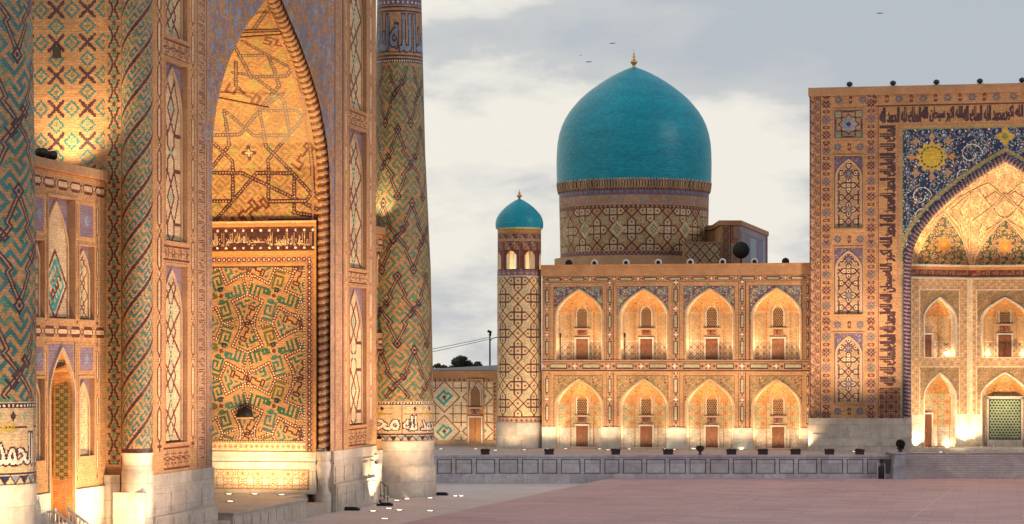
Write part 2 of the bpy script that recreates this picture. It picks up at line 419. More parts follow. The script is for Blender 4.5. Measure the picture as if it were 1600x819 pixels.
def emit(name, cv, mapf, parent=None, maxu=10**6, maxv=10**6, jit=.10, mats=None):
    a = cv.a; ny, nx = a.shape
    br = np.ones((ny, nx), bool); br[:, 1:] = a[:, 1:] != a[:, :-1]
    if maxu < nx: br[:, ::maxu] = True
    rows, cols = np.nonzero(br)
    flat = rows * nx + cols; end = np.append(flat[1:], ny * nx); ln = end - flat
    c1 = cols + ln; val = a[rows, cols]
    k = val > 0; rows, cols, c1, val = rows[k].tolist(), cols[k].tolist(), c1[k].tolist(), val[k].tolist()
    out = []; live = {}; cur = -1; nxt = {}
    for r, c, d, v in zip(rows, cols, c1, val):
        if r != cur:
            if r == cur + 1: live = nxt
            else: live = {}
            nxt = {}; cur = r
        key = (c, d, v); q = live.get(key)
        if q is not None and r - q[2] < maxv: q[3] = r + 1; nxt[key] = q
        else:
            q = [c, d, r, r + 1, v]; out.append(q); nxt[key] = q
    Q = np.array(out, int).reshape(-1, 5)
    U0 = cv.u0 + Q[:, 0] * cv.su; U1 = cv.u0 + Q[:, 1] * cv.su; V0 = cv.v0 + Q[:, 2] * cv.sv; V1 = cv.v0 + Q[:, 3] * cv.sv
    U = np.stack([U0, U1, U1, U0], 1).ravel(); V = np.stack([V0, V0, V1, V1], 1).ravel()
    P = np.stack(np.broadcast_arrays(*mapf(U, V)), 1).astype(np.float32)
    n = len(Q); me = bpy.data.meshes.new(name)
    me.vertices.add(4 * n); me.vertices.foreach_set('co', P.ravel())
    me.loops.add(4 * n); me.loops.foreach_set('vertex_index', np.arange(4 * n, dtype=np.int32))
    me.polygons.add(n); me.polygons.foreach_set('loop_start', np.arange(0, 4 * n, 4, dtype=np.int32))
    try: me.polygons.foreach_set('loop_total', np.full(n, 4, np.int32))
    except Exception: pass
    me.update(calc_edges=True)
    at = me.attributes.new('col', 'FLOAT_COLOR', 'CORNER')
    colr = PAL[Q[:, 4]].copy(); colr[:, :3] *= (1 + RNG.uniform(-jit, jit, (n, 1)))
    at.data.foreach_set('color', np.repeat(colr, 4, 0).astype(np.float32).ravel())
    return link(name, me, parent, mats or [TILE])

def plane_map(X=None, Y=None):
    if X is not None: return lambda U, V: (np.full_like(U, X), U, V)
    return lambda U, V: (U, np.full_like(U, Y), V)

# ------------------------------------------------------------------ repeating tile designs
def T_kufic(sz=.14, bg=1, c=4, c2=None):
    """Interlocked square-kufic strokes."""
    rows = ["#.#.#...####", "#.#.#.#.#..#", "#.###.#.#.##", "#.....#.#...", "#######.###.", "..........#.",
            "####.####.#.", "#..#.#..#.#.", "##.#.##.#.##", "...#..#.#...", "####.##.####", "............"]
    T = Cv(0, 12 * sz, 0, 12 * sz, bg, sz)
    B = np.array([[ch == '#' for ch in r] for r in rows[::-1]]); T.a[B] = c
    if c2: T.a[6:12, 6:12][B[6:12, 6:12]] = c2
    return T
def wrapdraw(T, fn):
    W = T.nx * T.su; H = T.ny * T.sv
    for dx in (-W, 0, W):
        for dy in (-H, 0, H): fn(dx, dy)
    return T
def T_hexcross(P, bg, ln, lw, sq, dot, hx=None, cell=.06):
    """Crossing long hexagons on a chequer grid, small squares between."""
    T = Cv(0, 2 * P, 0, 2 * P, bg, cell)
    def d(dx, dy):
        for cx, cy in ((0, 0), (P, P)):
            x, y = cx + dx, cy + dy
            for u, v in ((1, 0), (0, 1)):
                H = [(-.67, 0), (-.45, .22), (.45, .22), (.67, 0), (.45, -.22), (-.45, -.22)]
                pts = [(x + P * (a * u + b * v), y + P * (a * v + b * u)) for a, b in H]
                if hx: T.poly(pts, hx)
    wrapdraw(T, d)
    def d2(dx, dy):
        for cx, cy in ((0, 0), (P, P)):
            x, y = cx + dx, cy + dy
            for sx in (-1, 1):
                for sy in (-1, 1):
                    T.rect(x + (sx * .5 - .13) * P, x + (sx * .5 + .13) * P, y + (sy * .5 - .13) * P, y + (sy * .5 + .13) * P, sq)
                    T.rect(x + (sx * .5 - .07) * P, x + (sx * .5 + .07) * P, y + (sy * .5 - .07) * P, y + (sy * .5 + .07) * P, bg)
            for a, b in ((0, 0), (.42, 0), (-.42, 0), (0, .42), (0, -.42), (1, 0)): T.disc(x + a * P, y + b * P, .055 * P, dot)
            for sy in (-1, 1):
                T.line((x - .45 * P, y + sy * .22 * P), (x + .45 * P, y + sy * .22 * P), lw, ln); T.line((x + sy * .22 * P, y - .45 * P), (x + sy * .22 * P, y + .45 * P), lw, ln)
                for sx in (-1, 1): T.line((x + sx * .45 * P, y + sy * .22 * P), (x + sx * 1.22 * P, y - sy * .55 * P), lw, ln)
    return wrapdraw(T, d2)
def T_star(P, bg, ln, lw, fill, fill2, cell=.06):
    """Eight-point stars joined by strapwork."""
    T = Cv(0, P, 0, P, bg, cell)
    def st(x, y, r, n=8, ph=pi / 8, k=.55): return [(x + (r if i % 2 == 0 else r * k) * cos(ph + i * pi / n), y + (r if i % 2 == 0 else r * k) * sin(ph + i * pi / n)) for i in range(2 * n)]
    def d(dx, dy):
        T.poly(st(dx, dy, .36 * P), fill); T.poly(st(dx + P / 2, dy + P / 2, .26 * P, 4, 0, .6), fill2)
        T.path(st(dx, dy, .42 * P, 8, 0, .72), lw, ln, True)
        T.path(st(dx + P / 2, dy + P / 2, .36 * P, 4, pi / 4, .62), lw, ln, True)
        T.line((dx + P / 2, dy), (dx + P / 2, dy + .2 * P), lw, ln); T.line((dx + P / 2, dy + P), (dx + P / 2, dy + .8 * P), lw, ln)
        T.line((dx, dy + P / 2), (dx + .2 * P, dy + P / 2), lw, ln); T.line((dx + P, dy + P / 2), (dx + .8 * P, dy + P / 2), lw, ln)
        T.disc(dx, dy, .1 * P, ln)
    return wrapdraw(T, d)
def T_floral(P, bg, scroll, cols, n=60, cell=.05, rs=(.04, .09), seed=3):
    """Arabesque: curling stems with blossoms, wraps round."""
    T = Cv(0, P, 0, P, bg, cell); r = random.Random(seed)
    def spiral(x, y, R, s, ph):
        return [(x + R * (1 - i / 26) * cos(ph + s * i * .38), y + R * (1 - i / 26) * sin(ph + s * i * .38)) for i in range(22)]
    S = [(r.uniform(0, P), r.uniform(0, P), P * r.uniform(.10, .2), r.choice((-1, 1)), r.uniform(0, 6)) for _ in range(9)]
    D = [(r.uniform(0, P), r.uniform(0, P), P * r.uniform(*rs) * .5, r.choice(cols)) for _ in range(n)]
    def d(dx, dy):
        for x, y, R, s, ph in S: T.path([(a + dx, b + dy) for a, b in spiral(x, y, R, s, ph)], max(cell * 1.05, P * .014), scroll)
        for x, y, q, c in D: T.ros(x + dx, y + dy, q, c, 5, .3)
    return wrapdraw(T, d)
def T_diam(w, h, bg, ln, lw, inn, cell=.05):
    T = Cv(0, w, 0, h, bg, cell)
    def d(dx, dy):
        c = (dx + w / 2, dy + h / 2)
        T.path([(c[0] - w / 2, c[1]), (c[0], c[1] + h / 2), (c[0] + w / 2, c[1]), (c[0], c[1] - h / 2)], lw, ln, True)
        T.path([(c[0] - w * .26, c[1]), (c[0], c[1] + h * .26), (c[0] + w * .26, c[1]), (c[0], c[1] - h * .26)], lw * .8, inn, True)
        T.disc(c[0], c[1], w * .07, ln, ry=h * .07)
        T.path([(dx - w * .26, dy), (dx, dy + h * .26), (dx + w * .26, dy), (dx, dy - h * .26)], lw * .8, inn, True)
    return wrapdraw(T, d)
def T_script(w, h, bg, c, seed=1, cell=.05):
    """Dense small cursive strokes, for distant vertical inscriptions."""
    T = Cv(0, w, 0, h, bg, cell); T.text('الملك لله الحمد', w * .12, w * .88, h * .02, h * .98, c, rot=1); return T

# ------------------------------------------------------------------ arches
def archw(z, hw, zs, za, p=1.9):
    t = np.clip((np.asarray(z, float) - zs) / (za - zs), 0, 1)
    return hw * (1 - t ** p)
def arch_pts(hw, z0, zs, za, n=14, p=1.9, foot=True):
    zz = [zs + (za - zs) * (1 - (1 - i / n) ** 1.5) for i in range(n + 1)]
    R = [(float(archw(z, hw, zs, za, p)), z) for z in zz]
    if foot: R = [(hw, z0)] + R
    return R[:-1] + [(0, za)] + [(-a, b) for a, b in R[:-1]][::-1]
def arch_mask(cv, uc, hw, z0, zs, za, c, p=1.9):
    return cv.fn(uc - hw, uc + hw, z0, za, lambda U, V: (np.abs(U - uc) <= archw(V, hw, zs, za, p), c))
def moulding(name, fr, uc, prof, r, mat, parent, n0=-.02, w=None):
    """Rectangular moulding following an arch profile in a wall frame."""
    m = MB(); w = w or r * 1.6; P = np.array([(uc + a, b) for a, b in prof]); L = len(P)
    T = np.gradient(P, axis=0); T /= np.linalg.norm(T, axis=1)[:, None] + 1e-9; Nn = np.stack([T[:, 1], -T[:, 0]], 1)
    vs = []
    for i in range(L):
        for a, n in ((-.02, n0 - r), (w, n0 - r), (w, n0 + .1), (-.02, n0 + .1)):
            q = P[i] + Nn[i] * a; vs.append(fr(q[0], q[1], n))
    fs = [(i * 4 + k, i * 4 + (k + 1) % 4, i * 4 + 4 + (k + 1) % 4, i * 4 + 4 + k) for i in range(L - 1) for k in range(4)]
    m.add(vs, fs + [(0, 1, 2, 3), tuple(L * 4 - 4 + k for k in (3, 2, 1, 0))]); return m.build(name, mat, parent)

def frameY(Y0):     # wall facing the viewer (-Y): n is depth into the wall
    return lambda u, z, n: (u, Y0 + n, z)
def frameX(X0):     # wall facing +X: n is depth into the wall (-X)
    return lambda u, z, n: (X0 - n, u, z)
def frameO(p, q):   # oblique wall through plan points p->q (u from 0), n into the wall (left of p->q)
    d = np.array([q[0] - p[0], q[1] - p[1]], float); d /= np.linalg.norm(d); nn = np.array([-d[1], d[0]])
    return lambda u, z, n: (p[0] + d[0] * u + nn[0] * n, p[1] + d[1] * u + nn[1] * n, z)
def npmap(fr, n=0.0): return lambda U, V: fr(U, V, n)

def lamp(kind, loc, power, color=(1.0, .60, .27), size=.1, target=None, spot=110, blend=.8, name='lamp_glow'):
    l = bpy.data.lights.new(name, kind); l.energy = power; l.color = color
    if kind in ('POINT', 'SPOT'): l.shadow_soft_size = size
    if kind == 'SPOT': l.spot_size = radians(spot); l.spot_blend = blend
    o = bpy.data.objects.new(name, l); COL.objects.link(o); o.location = loc
    if target is not None:
        d = np.array(target, float) - np.array(loc, float)
        from mathutils import Vector
        o.rotation_euler = Vector(d).to_track_quat('-Z', 'Y').to_euler()
    return o
WARM = (1.0, .69, .375); AMB = (1.0, .47, .12); WH = (1.0, .74, .44)

ORD = ['first', 'second', 'third', 'fourth', 'fifth', 'sixth', 'seventh', 'eighth', 'ninth', 'tenth', 'eleventh', 'twelfth']
SKX, SKZ, SKG, SKB, SKN = .2, .1, 1.0, -.10, .10

# ================================================================== LEFT MADRASA
XF = -47.5                                   # plane of its great portal's front
yf = lambda px, X=XF: YonX(px, X)
YS, YN = 128.3, yf(587.5)                      # south and north corners of the portal
ZT = 43.0                                    # portal top
UC = 152.6                                   # centre line of its arch
AT = np.array([(4, 13.2), (20, 13.2), (22.5, 13.18), (24.7, 12.95), (26.4, 12.3), (28.3, 11.0), (29.6, 9.8), (31.2, 7.8), (32.6, 5.7), (34.1, 3.0), (35.7, 0.0)])
def uw(z): return np.interp(z, AT[:, 0], AT[:, 1])
def upath(n=60, off=0.0, z0=4.0):
    z = np.concatenate([np.linspace(z0, 22, 14)[:-1], np.linspace(22, 35.7, n)])
    w = uw(z); k = np.exp(-((z - 22) / 2.0) ** 2) * 0
    R = list(zip((w + k).tolist(), z.tolist()))
    return R[:-1] + [(0, 35.7)] + [(-a, b) for a, b in R[:-1]][::-1]
KU = T_kufic(.28, 1, 4, 6); KUD = T_kufic(.26, 1, 15)

P1 = thing('entrance_portal', 'towering tiled brick portal with a deep lamp-lit arch, in the left of the photo', 'portal', (-52, UC, -.45))
# --- front face
cu, cvv = .11, .06
c = Cv(YS, YN, 4.0, ZT, 1, cu, cvv)
Y = lambda px: yf(px)
FL = T_floral(5.2, 1, 11, [11, 11, 20, 12, 11, 8], 75, .07, (.09, .2), 5)
c.rect(Y(237), Y(243), 4, ZT, 8)
def rosette_rows(u0, u1, v0, v1, n=4, cb=1, c1=13, c2=2):
    c.rect(u0, u1, v0, v1, cb); c.line((u0, v0 + .08), (u1, v0 + .08), .1, c1); c.line((u0, v1 - .08), (u1, v1 - .08), .1, c1); w = (u1 - u0) / n; rr = min(w * .42, (v1 - v0) * .40)
    for i in range(n):
        x = u0 + (i + .5) * w; y = (v0 + v1) / 2
        c.ros(x, y, rr, c1, 8, .2); c.ros(x, y, rr * .72, cb, 8, .2); c.disc(x, y, rr * .35, c1); c.disc(x, y, rr * .16, c2)
        c.line((x - w / 2, y), (x - rr, y), .1, c1); c.line((x + rr, y), (x + w / 2, y), .1, c1)
c.rect(Y(243), Y(325), 4, ZT, 1)
c.chain(Y(243.5), Y(255), 5.6, ZT, 1, 13, 2, True, 2.5)
c.chain(Y(297), Y(306), 5.6, ZT, 1, 13, 2, True, 2.5)
SCR = T_script(Y(322) - Y(309), 3.0, 20, 13, cell=.06)
c.tile(Y(309), Y(322), 4.6, ZT, SCR, Y(309), 0); c.line((Y(308), 4), (Y(308), ZT), .1, 13); c.line((Y(323), 4), (Y(323), ZT), .1, 13)
c.rect(Y(323.6), YN, 4, ZT, 20)
c.tile(Y(327), Y(523), 21.0, ZT - 3, FL, UC, 20)
for s_ in (-1, 1):      # floral column beside the arch with blue-mauve medallions
    for zz, rr, dy in ((24.5, .8, 14.3), (27.8, .9, 13.4), (31.0, 1.5, 11.8), (35.5, 1.9, 9.4), (39, 1.6, 5), (34, .9, 13.2)):
        c.ros(UC + s_ * dy, zz, rr, 11, 8, .2); c.ros(UC + s_ * dy, zz, rr * .7, 20, 8, .25); c.ros(UC + s_ * dy, zz, rr * .35, 12, 6, .3)
c.rect(Y(518), Y(523), 4, 21, 20); c.rect(Y(327), UC - 12.9, 4, 21, 20)
for z_ in np.arange(5, 21, 1.3): c.ros(UC + 14.3, z_, .34, 11, 4, .4); c.ros(UC - 13.5, z_, .3, 11, 4, .4)
c.rect(Y(523), Y(536), 4, ZT, 20)
SCR2 = T_script(Y(534) - Y(525), 3.2, 20, 17, cell=.07)
c.tile(Y(525), Y(534), 4.6, ZT, SCR2, Y(525), 0); c.line((Y(523.5), 4), (Y(523.5), ZT), .22, 13); c.line((Y(536), 4), (Y(536), ZT), .3, 13)
c.rect(Y(537), YN, 4, ZT, 1)
c.chain(Y(537.5), Y(544), 5.6, ZT, 1, 17, 2, True, 2.6)
c.chain(Y(574), Y(585), 5.6, ZT, 1, 17, 2, True, 2.6)
ZB = [(5.73, 16.17), (17.58, 28.1), (29.6, 40.2)]
for u0, u1 in ((Y(256), Y(296)), (Y(545), Y(573))):
    for a, b in ((4.15, 5.5), (16.4, 17.35), (28.3, 29.4), (40.4, 41.8)): rosette_rows(u0, u1, a, b, 4)
    for a, b in ZB:
        c.frame(u0 - .2, u1 + .2, a - .2, b + .2, .12, 8)
RP = [(Y(258.5), Y(292)), (Y(546), Y(572))]
for (u0, u1) in RP:
    for a, b in ZB: c.rect(u0, u1, a, b, 0)
c.fn(UC - 13.3, UC + 13.3, 4, 36, lambda U, V: (np.abs(U - UC) <= uw(V), 0))
emit('front_tilework', c, plane_map(X=XF), P1)

def arched_field(cv, u0, u1, v0, v1, style=0, bg=2, ln=13, spand=11, lw=.09, mrg=.22):
    """Tall panel: slate corners, cream pointed field with strapwork."""
    cv.rect(u0, u1, v0, v1, spand)
    for k in range(60): cv.disc(RNG.uniform(u0, u1), RNG.uniform(v1 - (u1 - u0), v1), .06, [12, 20, 18][k % 3])
    um = (u0 + u1) / 2; hw = (u1 - u0) / 2 - mrg; za = v1 - .35; zs = za - hw * 1.55
    arch_mask(cv, um, hw + .12, v0, zs, za + .15, ln); arch_mask(cv, um, hw, v0 + .1, zs, za, bg)
    M = cv.a.copy(); k0 = np.array([[0]])
    sub = Cv(cv.u0, cv.u1, cv.v0, cv.v1, 0, cv.su, cv.sv); sub.a = cv.a.copy()
    H = v1 - v0; w = hw
    if style == 0:          # long lozenges
        n = max(2, round(H / (w * 1.7))); p = H / n
        for i in range(n + 1):
            zc = v0 + i * p
            sub.path([(um - w, zc), (um, zc + p / 2), (um + w, zc), (um, zc - p / 2)], lw, ln, True)
            sub.path([(um - w * .5, zc + p / 2), (um, zc + p * .95), (um + w * .5, zc + p / 2), (um, zc + p * .05)], lw, ln, True)
            sub.bits(ALLAH, um, zc, w * .085, 15, pi / 2); sub.bits(ALLAH, um, zc + p / 2, w * .06, 15, pi / 2)
    elif style == 1:        # stars and long hexagons
        n = max(2, round(H / (w * 2.6))); p = H / n
        for i in range(n + 1):
            zc = v0 + i * p
            for sx in (-1, 1):
                sub.path([(um + sx * w, zc - p * .2), (um + sx * w * .35, zc - p * .2), (um + sx * w * .35, zc - p * .08), (um, zc), (um + sx * w * .35, zc + p * .08), (um + sx * w * .35, zc + p * .2), (um + sx * w, zc + p * .2)], lw, ln)
                sub.path([(um + sx * w * .35, zc + p * .2), (um + sx * w * .8, zc + p * .5), (um + sx * w * .35, zc + p * .8)], lw, ln)
                sub.path([(um - sx * w * .35, zc + p * .2), (um + sx * w * .35, zc + p * .5), (um - sx * w * .35, zc + p * .8)], lw, ln)
            sub.ros(um, zc + p / 2, w * .25, 15, 4, .4); sub.ros(um, zc, w * .2, 15, 4, .4)
    else:                   # single great lozenge with kufic heart
        zc = (v0 + zs) / 2; h = (zs - v0) / 2
        for q, cc in ((1, 13), (.72, 4)): sub.path([(um - w * q, zc), (um, zc + h * q), (um + w * q, zc), (um, zc - h * q)], lw * 1.4, cc, True)
        for dz in (-.35, 0, .35): sub.bits(ALLAH, um, zc + dz * h, w * .11, 4 if dz else 13, pi / 4)
    m = (M == bg); cv.a[m] = sub.a[m]

def recess(name, fr, u0, u1, v0, v1, dep, style, parent, label=None, cells=(.11, .06), lw=.1, ln=13, bg=2, spand=11):
    cv = Cv(u0, u1, v0, v1, 2, *cells); arched_field(cv, u0, u1, v0, v1, style, lw=lw, ln=ln, bg=bg, spand=spand)
    o = emit(name, cv, npmap(fr, dep), parent)
    m = MB()
    for a, b, z0, z1 in ((u0 - .12, u0, v0 - .12, v1 + .12), (u1, u1 + .12, v0 - .12, v1 + .12), (u0, u1, v0 - .12, v0), (u0, u1, v1, v1 + .12)):
        m.fbox(fr, a, b, -.04, dep + .03, z0, z1)
    m.build('panel_surround', BRICK, o)
    um = (u0 + u1) / 2; hw = (u1 - u0) / 2 - .22; za = v1 - .35
    moulding('arch_edging', fr, um, arch_pts(hw, v0 + .02, za - hw * 1.55, za), .10, BRICKL, o, n0=dep, w=.14)
    if label: o['label'] = label
    return o
frF = frameX(XF)
for j, (u0, u1) in enumerate(RP):
    for i, (a, b) in enumerate(ZB):
        recess('recessed_panel', frF, u0, u1, a, b, .34, 0 if (i + j) % 2 == 0 or i == 2 else 1, P1, lw=.24 if j else .19, ln=13)

# --- body of the piers and top (solid behind the tilework)
m = MB()
m.box(XF - .62, -66, YS + .35, UC - 13.9, 0, ZT); m.box(XF - 1.1, -66, UC + 14.1, YN - .02, 0, ZT)
m.box(XF - .62, XF - 1.1, UC + 14.6, YN - .02, 4, ZT)
m.box(-62.5, -66, UC - 13.9, UC + 14.1, 0, ZT); m.box(XF - .62, -66, UC - 13.9, UC + 14.1, 37, ZT)
m.box(XF - .01, XF - .62, YN - .02, YN + .0, 4, ZT); m.box(XF + .1, -66, YS, YN + .1, ZT, ZT + .8)
m.build('portal_mass', BRICK, P1)

x_ = lambda px: XonY(px, 165.0)
# --- rope mouldings round the arch
def rope(name, path, centre, r, parent, Xc, stripes, pitch, lobes=3, su=.09, nphi=26, cols=(3, 20, 6), z0=None):
    P = np.array([(centre + a, b) for a, b in path]); d = np.r_[0, np.cumsum(np.hypot(*np.diff(P, axis=0).T))]
    T = np.gradient(P, axis=0); T /= np.linalg.norm(T, axis=1)[:, None] + 1e-9
    cv = Cv(0, d[-1], 0, 2 * pi, 3, su, 2 * pi / nphi)
    def f(U, V):
        k = (lobes * V / (2 * pi) + U / pitch) % 1.0
        r_ = np.full(k.shape, cols[0]); r_[k < .45] = cols[1]; r_[(k > .45) & (k < .55)] = cols[2]
        return k >= 0, r_
    cv.fn(0, d[-1], 0, 2 * pi, f)
    def mp(U, V):
        y = np.interp(U, d, P[:, 0]); z = np.interp(U, d, P[:, 1]); ty = np.interp(U, d, T[:, 0]); tz = np.interp(U, d, T[:, 1])
        k = (lobes * V / (2 * pi) + U / pitch); rr = r * (1 + .05 * np.cos(2 * pi * (k - .22)))
        ny, nz = tz, -ty
        return stripes(y + ny * rr * np.cos(V), z + nz * rr * np.cos(V), rr * np.sin(V))
    return emit(name, cv, mp, parent, 1, 1)
rope('twisted_rope_moulding', upath(90, 0, 4.0), UC, .46, P1, XF, lambda a, z, b: (XF - .62 + b, a + np.sign(a - UC) * .38, z), .55, 1, cols=(13, 20, 6))
# bands flanking the rope: flat reveal behind it and a fine outer edge
cv = Cv(0, 40, 0, 1.6, 3, .2, .1)
pp = np.array([(UC + a, b) for a, b in upath(60, 0, 0.5)]); dd = np.r_[0, np.cumsum(np.hypot(*np.diff(pp, axis=0).T))]
L_ = dd[-1]; cv = Cv(0, L_, 0, 1.1, 1, .15, .1)
cv.fn(0, L_, 0, .5, lambda U, V: (((U % .9) < .5), 6)); cv.rect(0, L_, .9, 1.1, 17)
def jm(U, V): return (XF - .3 - V, np.interp(U, dd, pp[:, 0]) + np.sign(np.interp(U, dd, pp[:, 0]) - UC) * (.9 - np.minimum(V, 1.0) * .85), np.interp(U, dd, pp[:, 1]))
emit('arch_reveal', cv, jm, P1, 6, 30)
for s_ in (-1, 1):      # stone feet of the rope mouldings
    m = MB(); yb = UC + s_ * 13.4
    m.lathe(XF - .62, yb, [(.62, -.45), (.62, .9), (.45, 1.1), (.35, 1.6), (.55, 2.6), (.62, 3.0), (.50, 3.3), (.58, 3.5), (.58, 4.0)], 20)
    m.build('moulding_base', MARBLE2, P1)
m = MB(); m.box(x_(494) - .1, XF - .35, 165.7, 166.6, -.45, 4.2); m.build('jamb_foot', MARBLE2, P1)

# --- side wall of the arch recess (faces the viewer)
YW = 165.6
x = lambda px: XonY(px, YW)
z = lambda py: Zat(py, -52, YW)
XL, XR = -62.4, x(494)
c = Cv(XL, XR, 4.0, z(345), 1, .05)
c.rect(XL, XR, z(352), z(345), 8); c.rect(XL, XR, z(348), z(346.6), 19)
c.rect(XL, x(491), z(392), z(355), 3)                                     # inscription
c.rect(XL, x(491), z(357.5), z(356), 13); c.rect(XL, x(491), z(391), z(389.5), 13)
for k in range(24):
    for py in (360, 387.5): c.disc(x(489) - k * .66, z(py), .09, 7)
tx = x(487)
for w_, t_ in ((3.4, 'الملك لله الحمد لله'), (3.1, 'سبحان الله الله اكبر'), (3.3, 'لله الملك محمد لله'), (3.3, 'الحمد لله الملك')):
    c.text(t_, tx - w_, tx, z(385), z(363), 20); c.text(t_, tx - w_ + .1, tx - .5, z(383), z(369), 19); tx -= w_ + .08
c.rect(XL, XR, z(399), z(392.5), 8)
for v0, v1, u1 in ((z(411), z(400), x(489)),):
    c.rect(XL, u1, v0, v1, 17); k = 0; u = u1 - .3
    while u > XL:
        c.ros(u, (v0 + v1) / 2, .20, 3 if k % 2 else 13, 6, .2); c.disc(u, (v0 + v1) / 2, .07, 19); u -= .38; k += 1
c.rect(x(477), x(490), z(704), z(412), 17); vv = z(703); k = 0
while vv < z(404):
    for q in (-.0, ): c.ros(x(483.5), vv, .21, 3 if k % 2 else 13, 6, .2); c.disc(x(483.5), vv, .07, 19)
    vv += .38; k += 1
c.rect(XL, x(477), z(704), z(692), 19); u = x(475); k = 0
while u > XL:
    c.ros(u, z(698), .17, 8 if k % 2 else 20, 6, .2); u -= .4; k += 1
c.rect(x(490), XR, 4, z(392), 8)
X0, X1, V0, V1 = XL, x(474.5), z(688), z(417.5)
c.rect(X0, x(476.5), z(690.5), z(415.5), 3)
u = x(475.4)
for vv in np.arange(z(689.5), z(416), .2): c.rect(u - .05, u + .05, vv, vv + .1, 19)
for uu in np.arange(X0, x(475), .2): c.rect(uu, uu + .1, z(689.6), z(688.9), 19); c.rect(uu, uu + .1, z(417.1), z(416.4), 19)
c.rect(X0, X1, V0, V1, 1)
# p4g strapwork: alternating bow-ties, small triangles and kufic pinwheels
PP = 4.03; CX, CZ = x(386.8), z(505); clip = c.a.copy()
K = Cv(X0, X1, V0, V1, 1, .05)
def bow(cx, cz, rot):
    R = lambda a, b: (cx + PP * (a * cos(rot) - b * sin(rot)), cz + PP * (a * sin(rot) + b * cos(rot)))
    P = [(.075, 0), (.285, .405), (0, .53), (-.285, .405), (-.075, 0), (-.285, -.405), (0, -.53), (.285, -.405)]
    K.poly([R(*p) for p in P], 1)
    PX = np.array([R(*p) for p in P]); G_ = Cv(PX[:, 0].min(), PX[:, 0].max(), PX[:, 1].min(), PX[:, 1].max(), 0, .05)
    mk = Cv(X0, X1, V0, V1, 0, .05); mk.poly([R(p[0] * .82, p[1] * .86) for p in P], 1)
    fl = Cv(X0, X1, V0, V1, 0, .05); fl.tile(PX[:, 0].min(), PX[:, 0].max(), PX[:, 1].min(), PX[:, 1].max(), T_kufic(.165, 0, 21 if rot else 24), cx, cz, rot + .35)
    mm = (mk.a > 0) & (fl.a > 0); K.a[mm] = fl.a[mm]
    mk = Cv(X0, X1, V0, V1, 0, .05); mk.line(R(-.07, -.26), R(.07, .26), .8, 1); K.a[mk.a > 0] = 1
    for w_, cc in ((.27, 13), (.11, 19)): K.path([R(*p) for p in P], w_, cc, True, None if cc == 13 else .2)
    for s_ in (-1, 1):
        T = [(.12, .52 + .33 - .5 + .0), ]
    a, b = R(.02, .18), R(-.02, -.18)
    K.bits(MUHAM, *R(.03, .15), .115, 3, rot + 1.2); K.bits(MUHAM, *R(-.03, -.15), .115, 3, rot + 1.2 + pi)
    for s_ in (-1, 1):
        T = [(s_ * .135, .10), (s_ * .135, -.10), (s_ * .44, 0)]
        for w_, cc in ((.2, 13), (.09, 19)): K.path([R(*p) for p in T], w_, cc, True, None if cc == 13 else .2)
        K.disc(*R(s_ * .23, 0), .1, 6)
K0 = T_kufic(.165, 1, 2)
def armfill(U, V):
    gx, gz = (U - CX) / PP - .5, (V - CZ) / PP - .5
    ii, jj = np.round(gx), np.round(gz); lx, lz = (gx - ii) * PP, (gz - jj) * PP
    sg = np.where((ii + jj) % 2 == 0, 1, -1); an = sg * radians(18); x1 = lx * np.cos(an) + lz * np.sin(an); z1 = -lx * np.sin(an) + lz * np.cos(an)
    sh = .28 * sg; q = np.where(np.abs(x1) > np.abs(z1), np.where(x1 > 0, 0, 2), np.where(z1 > 0, 1, 3))
    aa = np.where(q % 2 == 0, x1, z1); bb = np.where(q % 2 == 0, z1, x1)
    i = np.floor(aa / .165).astype(int) % 12; j = np.floor(bb / .165 + q * 3).astype(int) % 12
    on = (K0.a[j, i] == 2) & (np.abs(aa) > .2) & (np.abs(bb) < .85)
    col = np.choose(((q + ii + jj) % 4).astype(int), [24, 21, 23, 24]); return on, col
for i in range(-5, 3):
    for j in range(-4, 4):
        bow(CX + i * PP, CZ + j * PP, 0 if (i + j) % 2 == 0 else pi / 2)
for i in range(-5, 3):
    for j in range(-4, 4):
        cx, cz = CX + (i + .5) * PP, CZ + (j + .5) * PP; sg = 1 if (i + j) % 2 == 0 else -1
        for q in range(4):
            a = q * pi / 2 - sg * radians(17)
            ca, sa = cos(a), sin(a); W = lambda p, r_: (cx + PP * (p * ca - r_ * sa), cz + PP * (p * sa + r_ * ca))
            col = (24, 23, 24, 21)[(i + q) % 4]
            if q % 2 == 0: K.bits(ALLAH, *W(.285, .0), .165, col, a)
            else: K.bits(["#.#####.#", "#.#...#.#", "#.#.###.#", "#.#.....#", "#.#######"], *W(.285, .0), .16, col, a + pi)
            K.bits(["###", "#.#", "###"], *W(.115, -.02), .12, 5 if q == 1 else col, a)
        K.bits(["#"], cx, cz, .28, 13, sg * .3)
c.tile(X0, X1, V0, V1, K, X0, V0)
for w_, cc in ((.0, 0),): pass
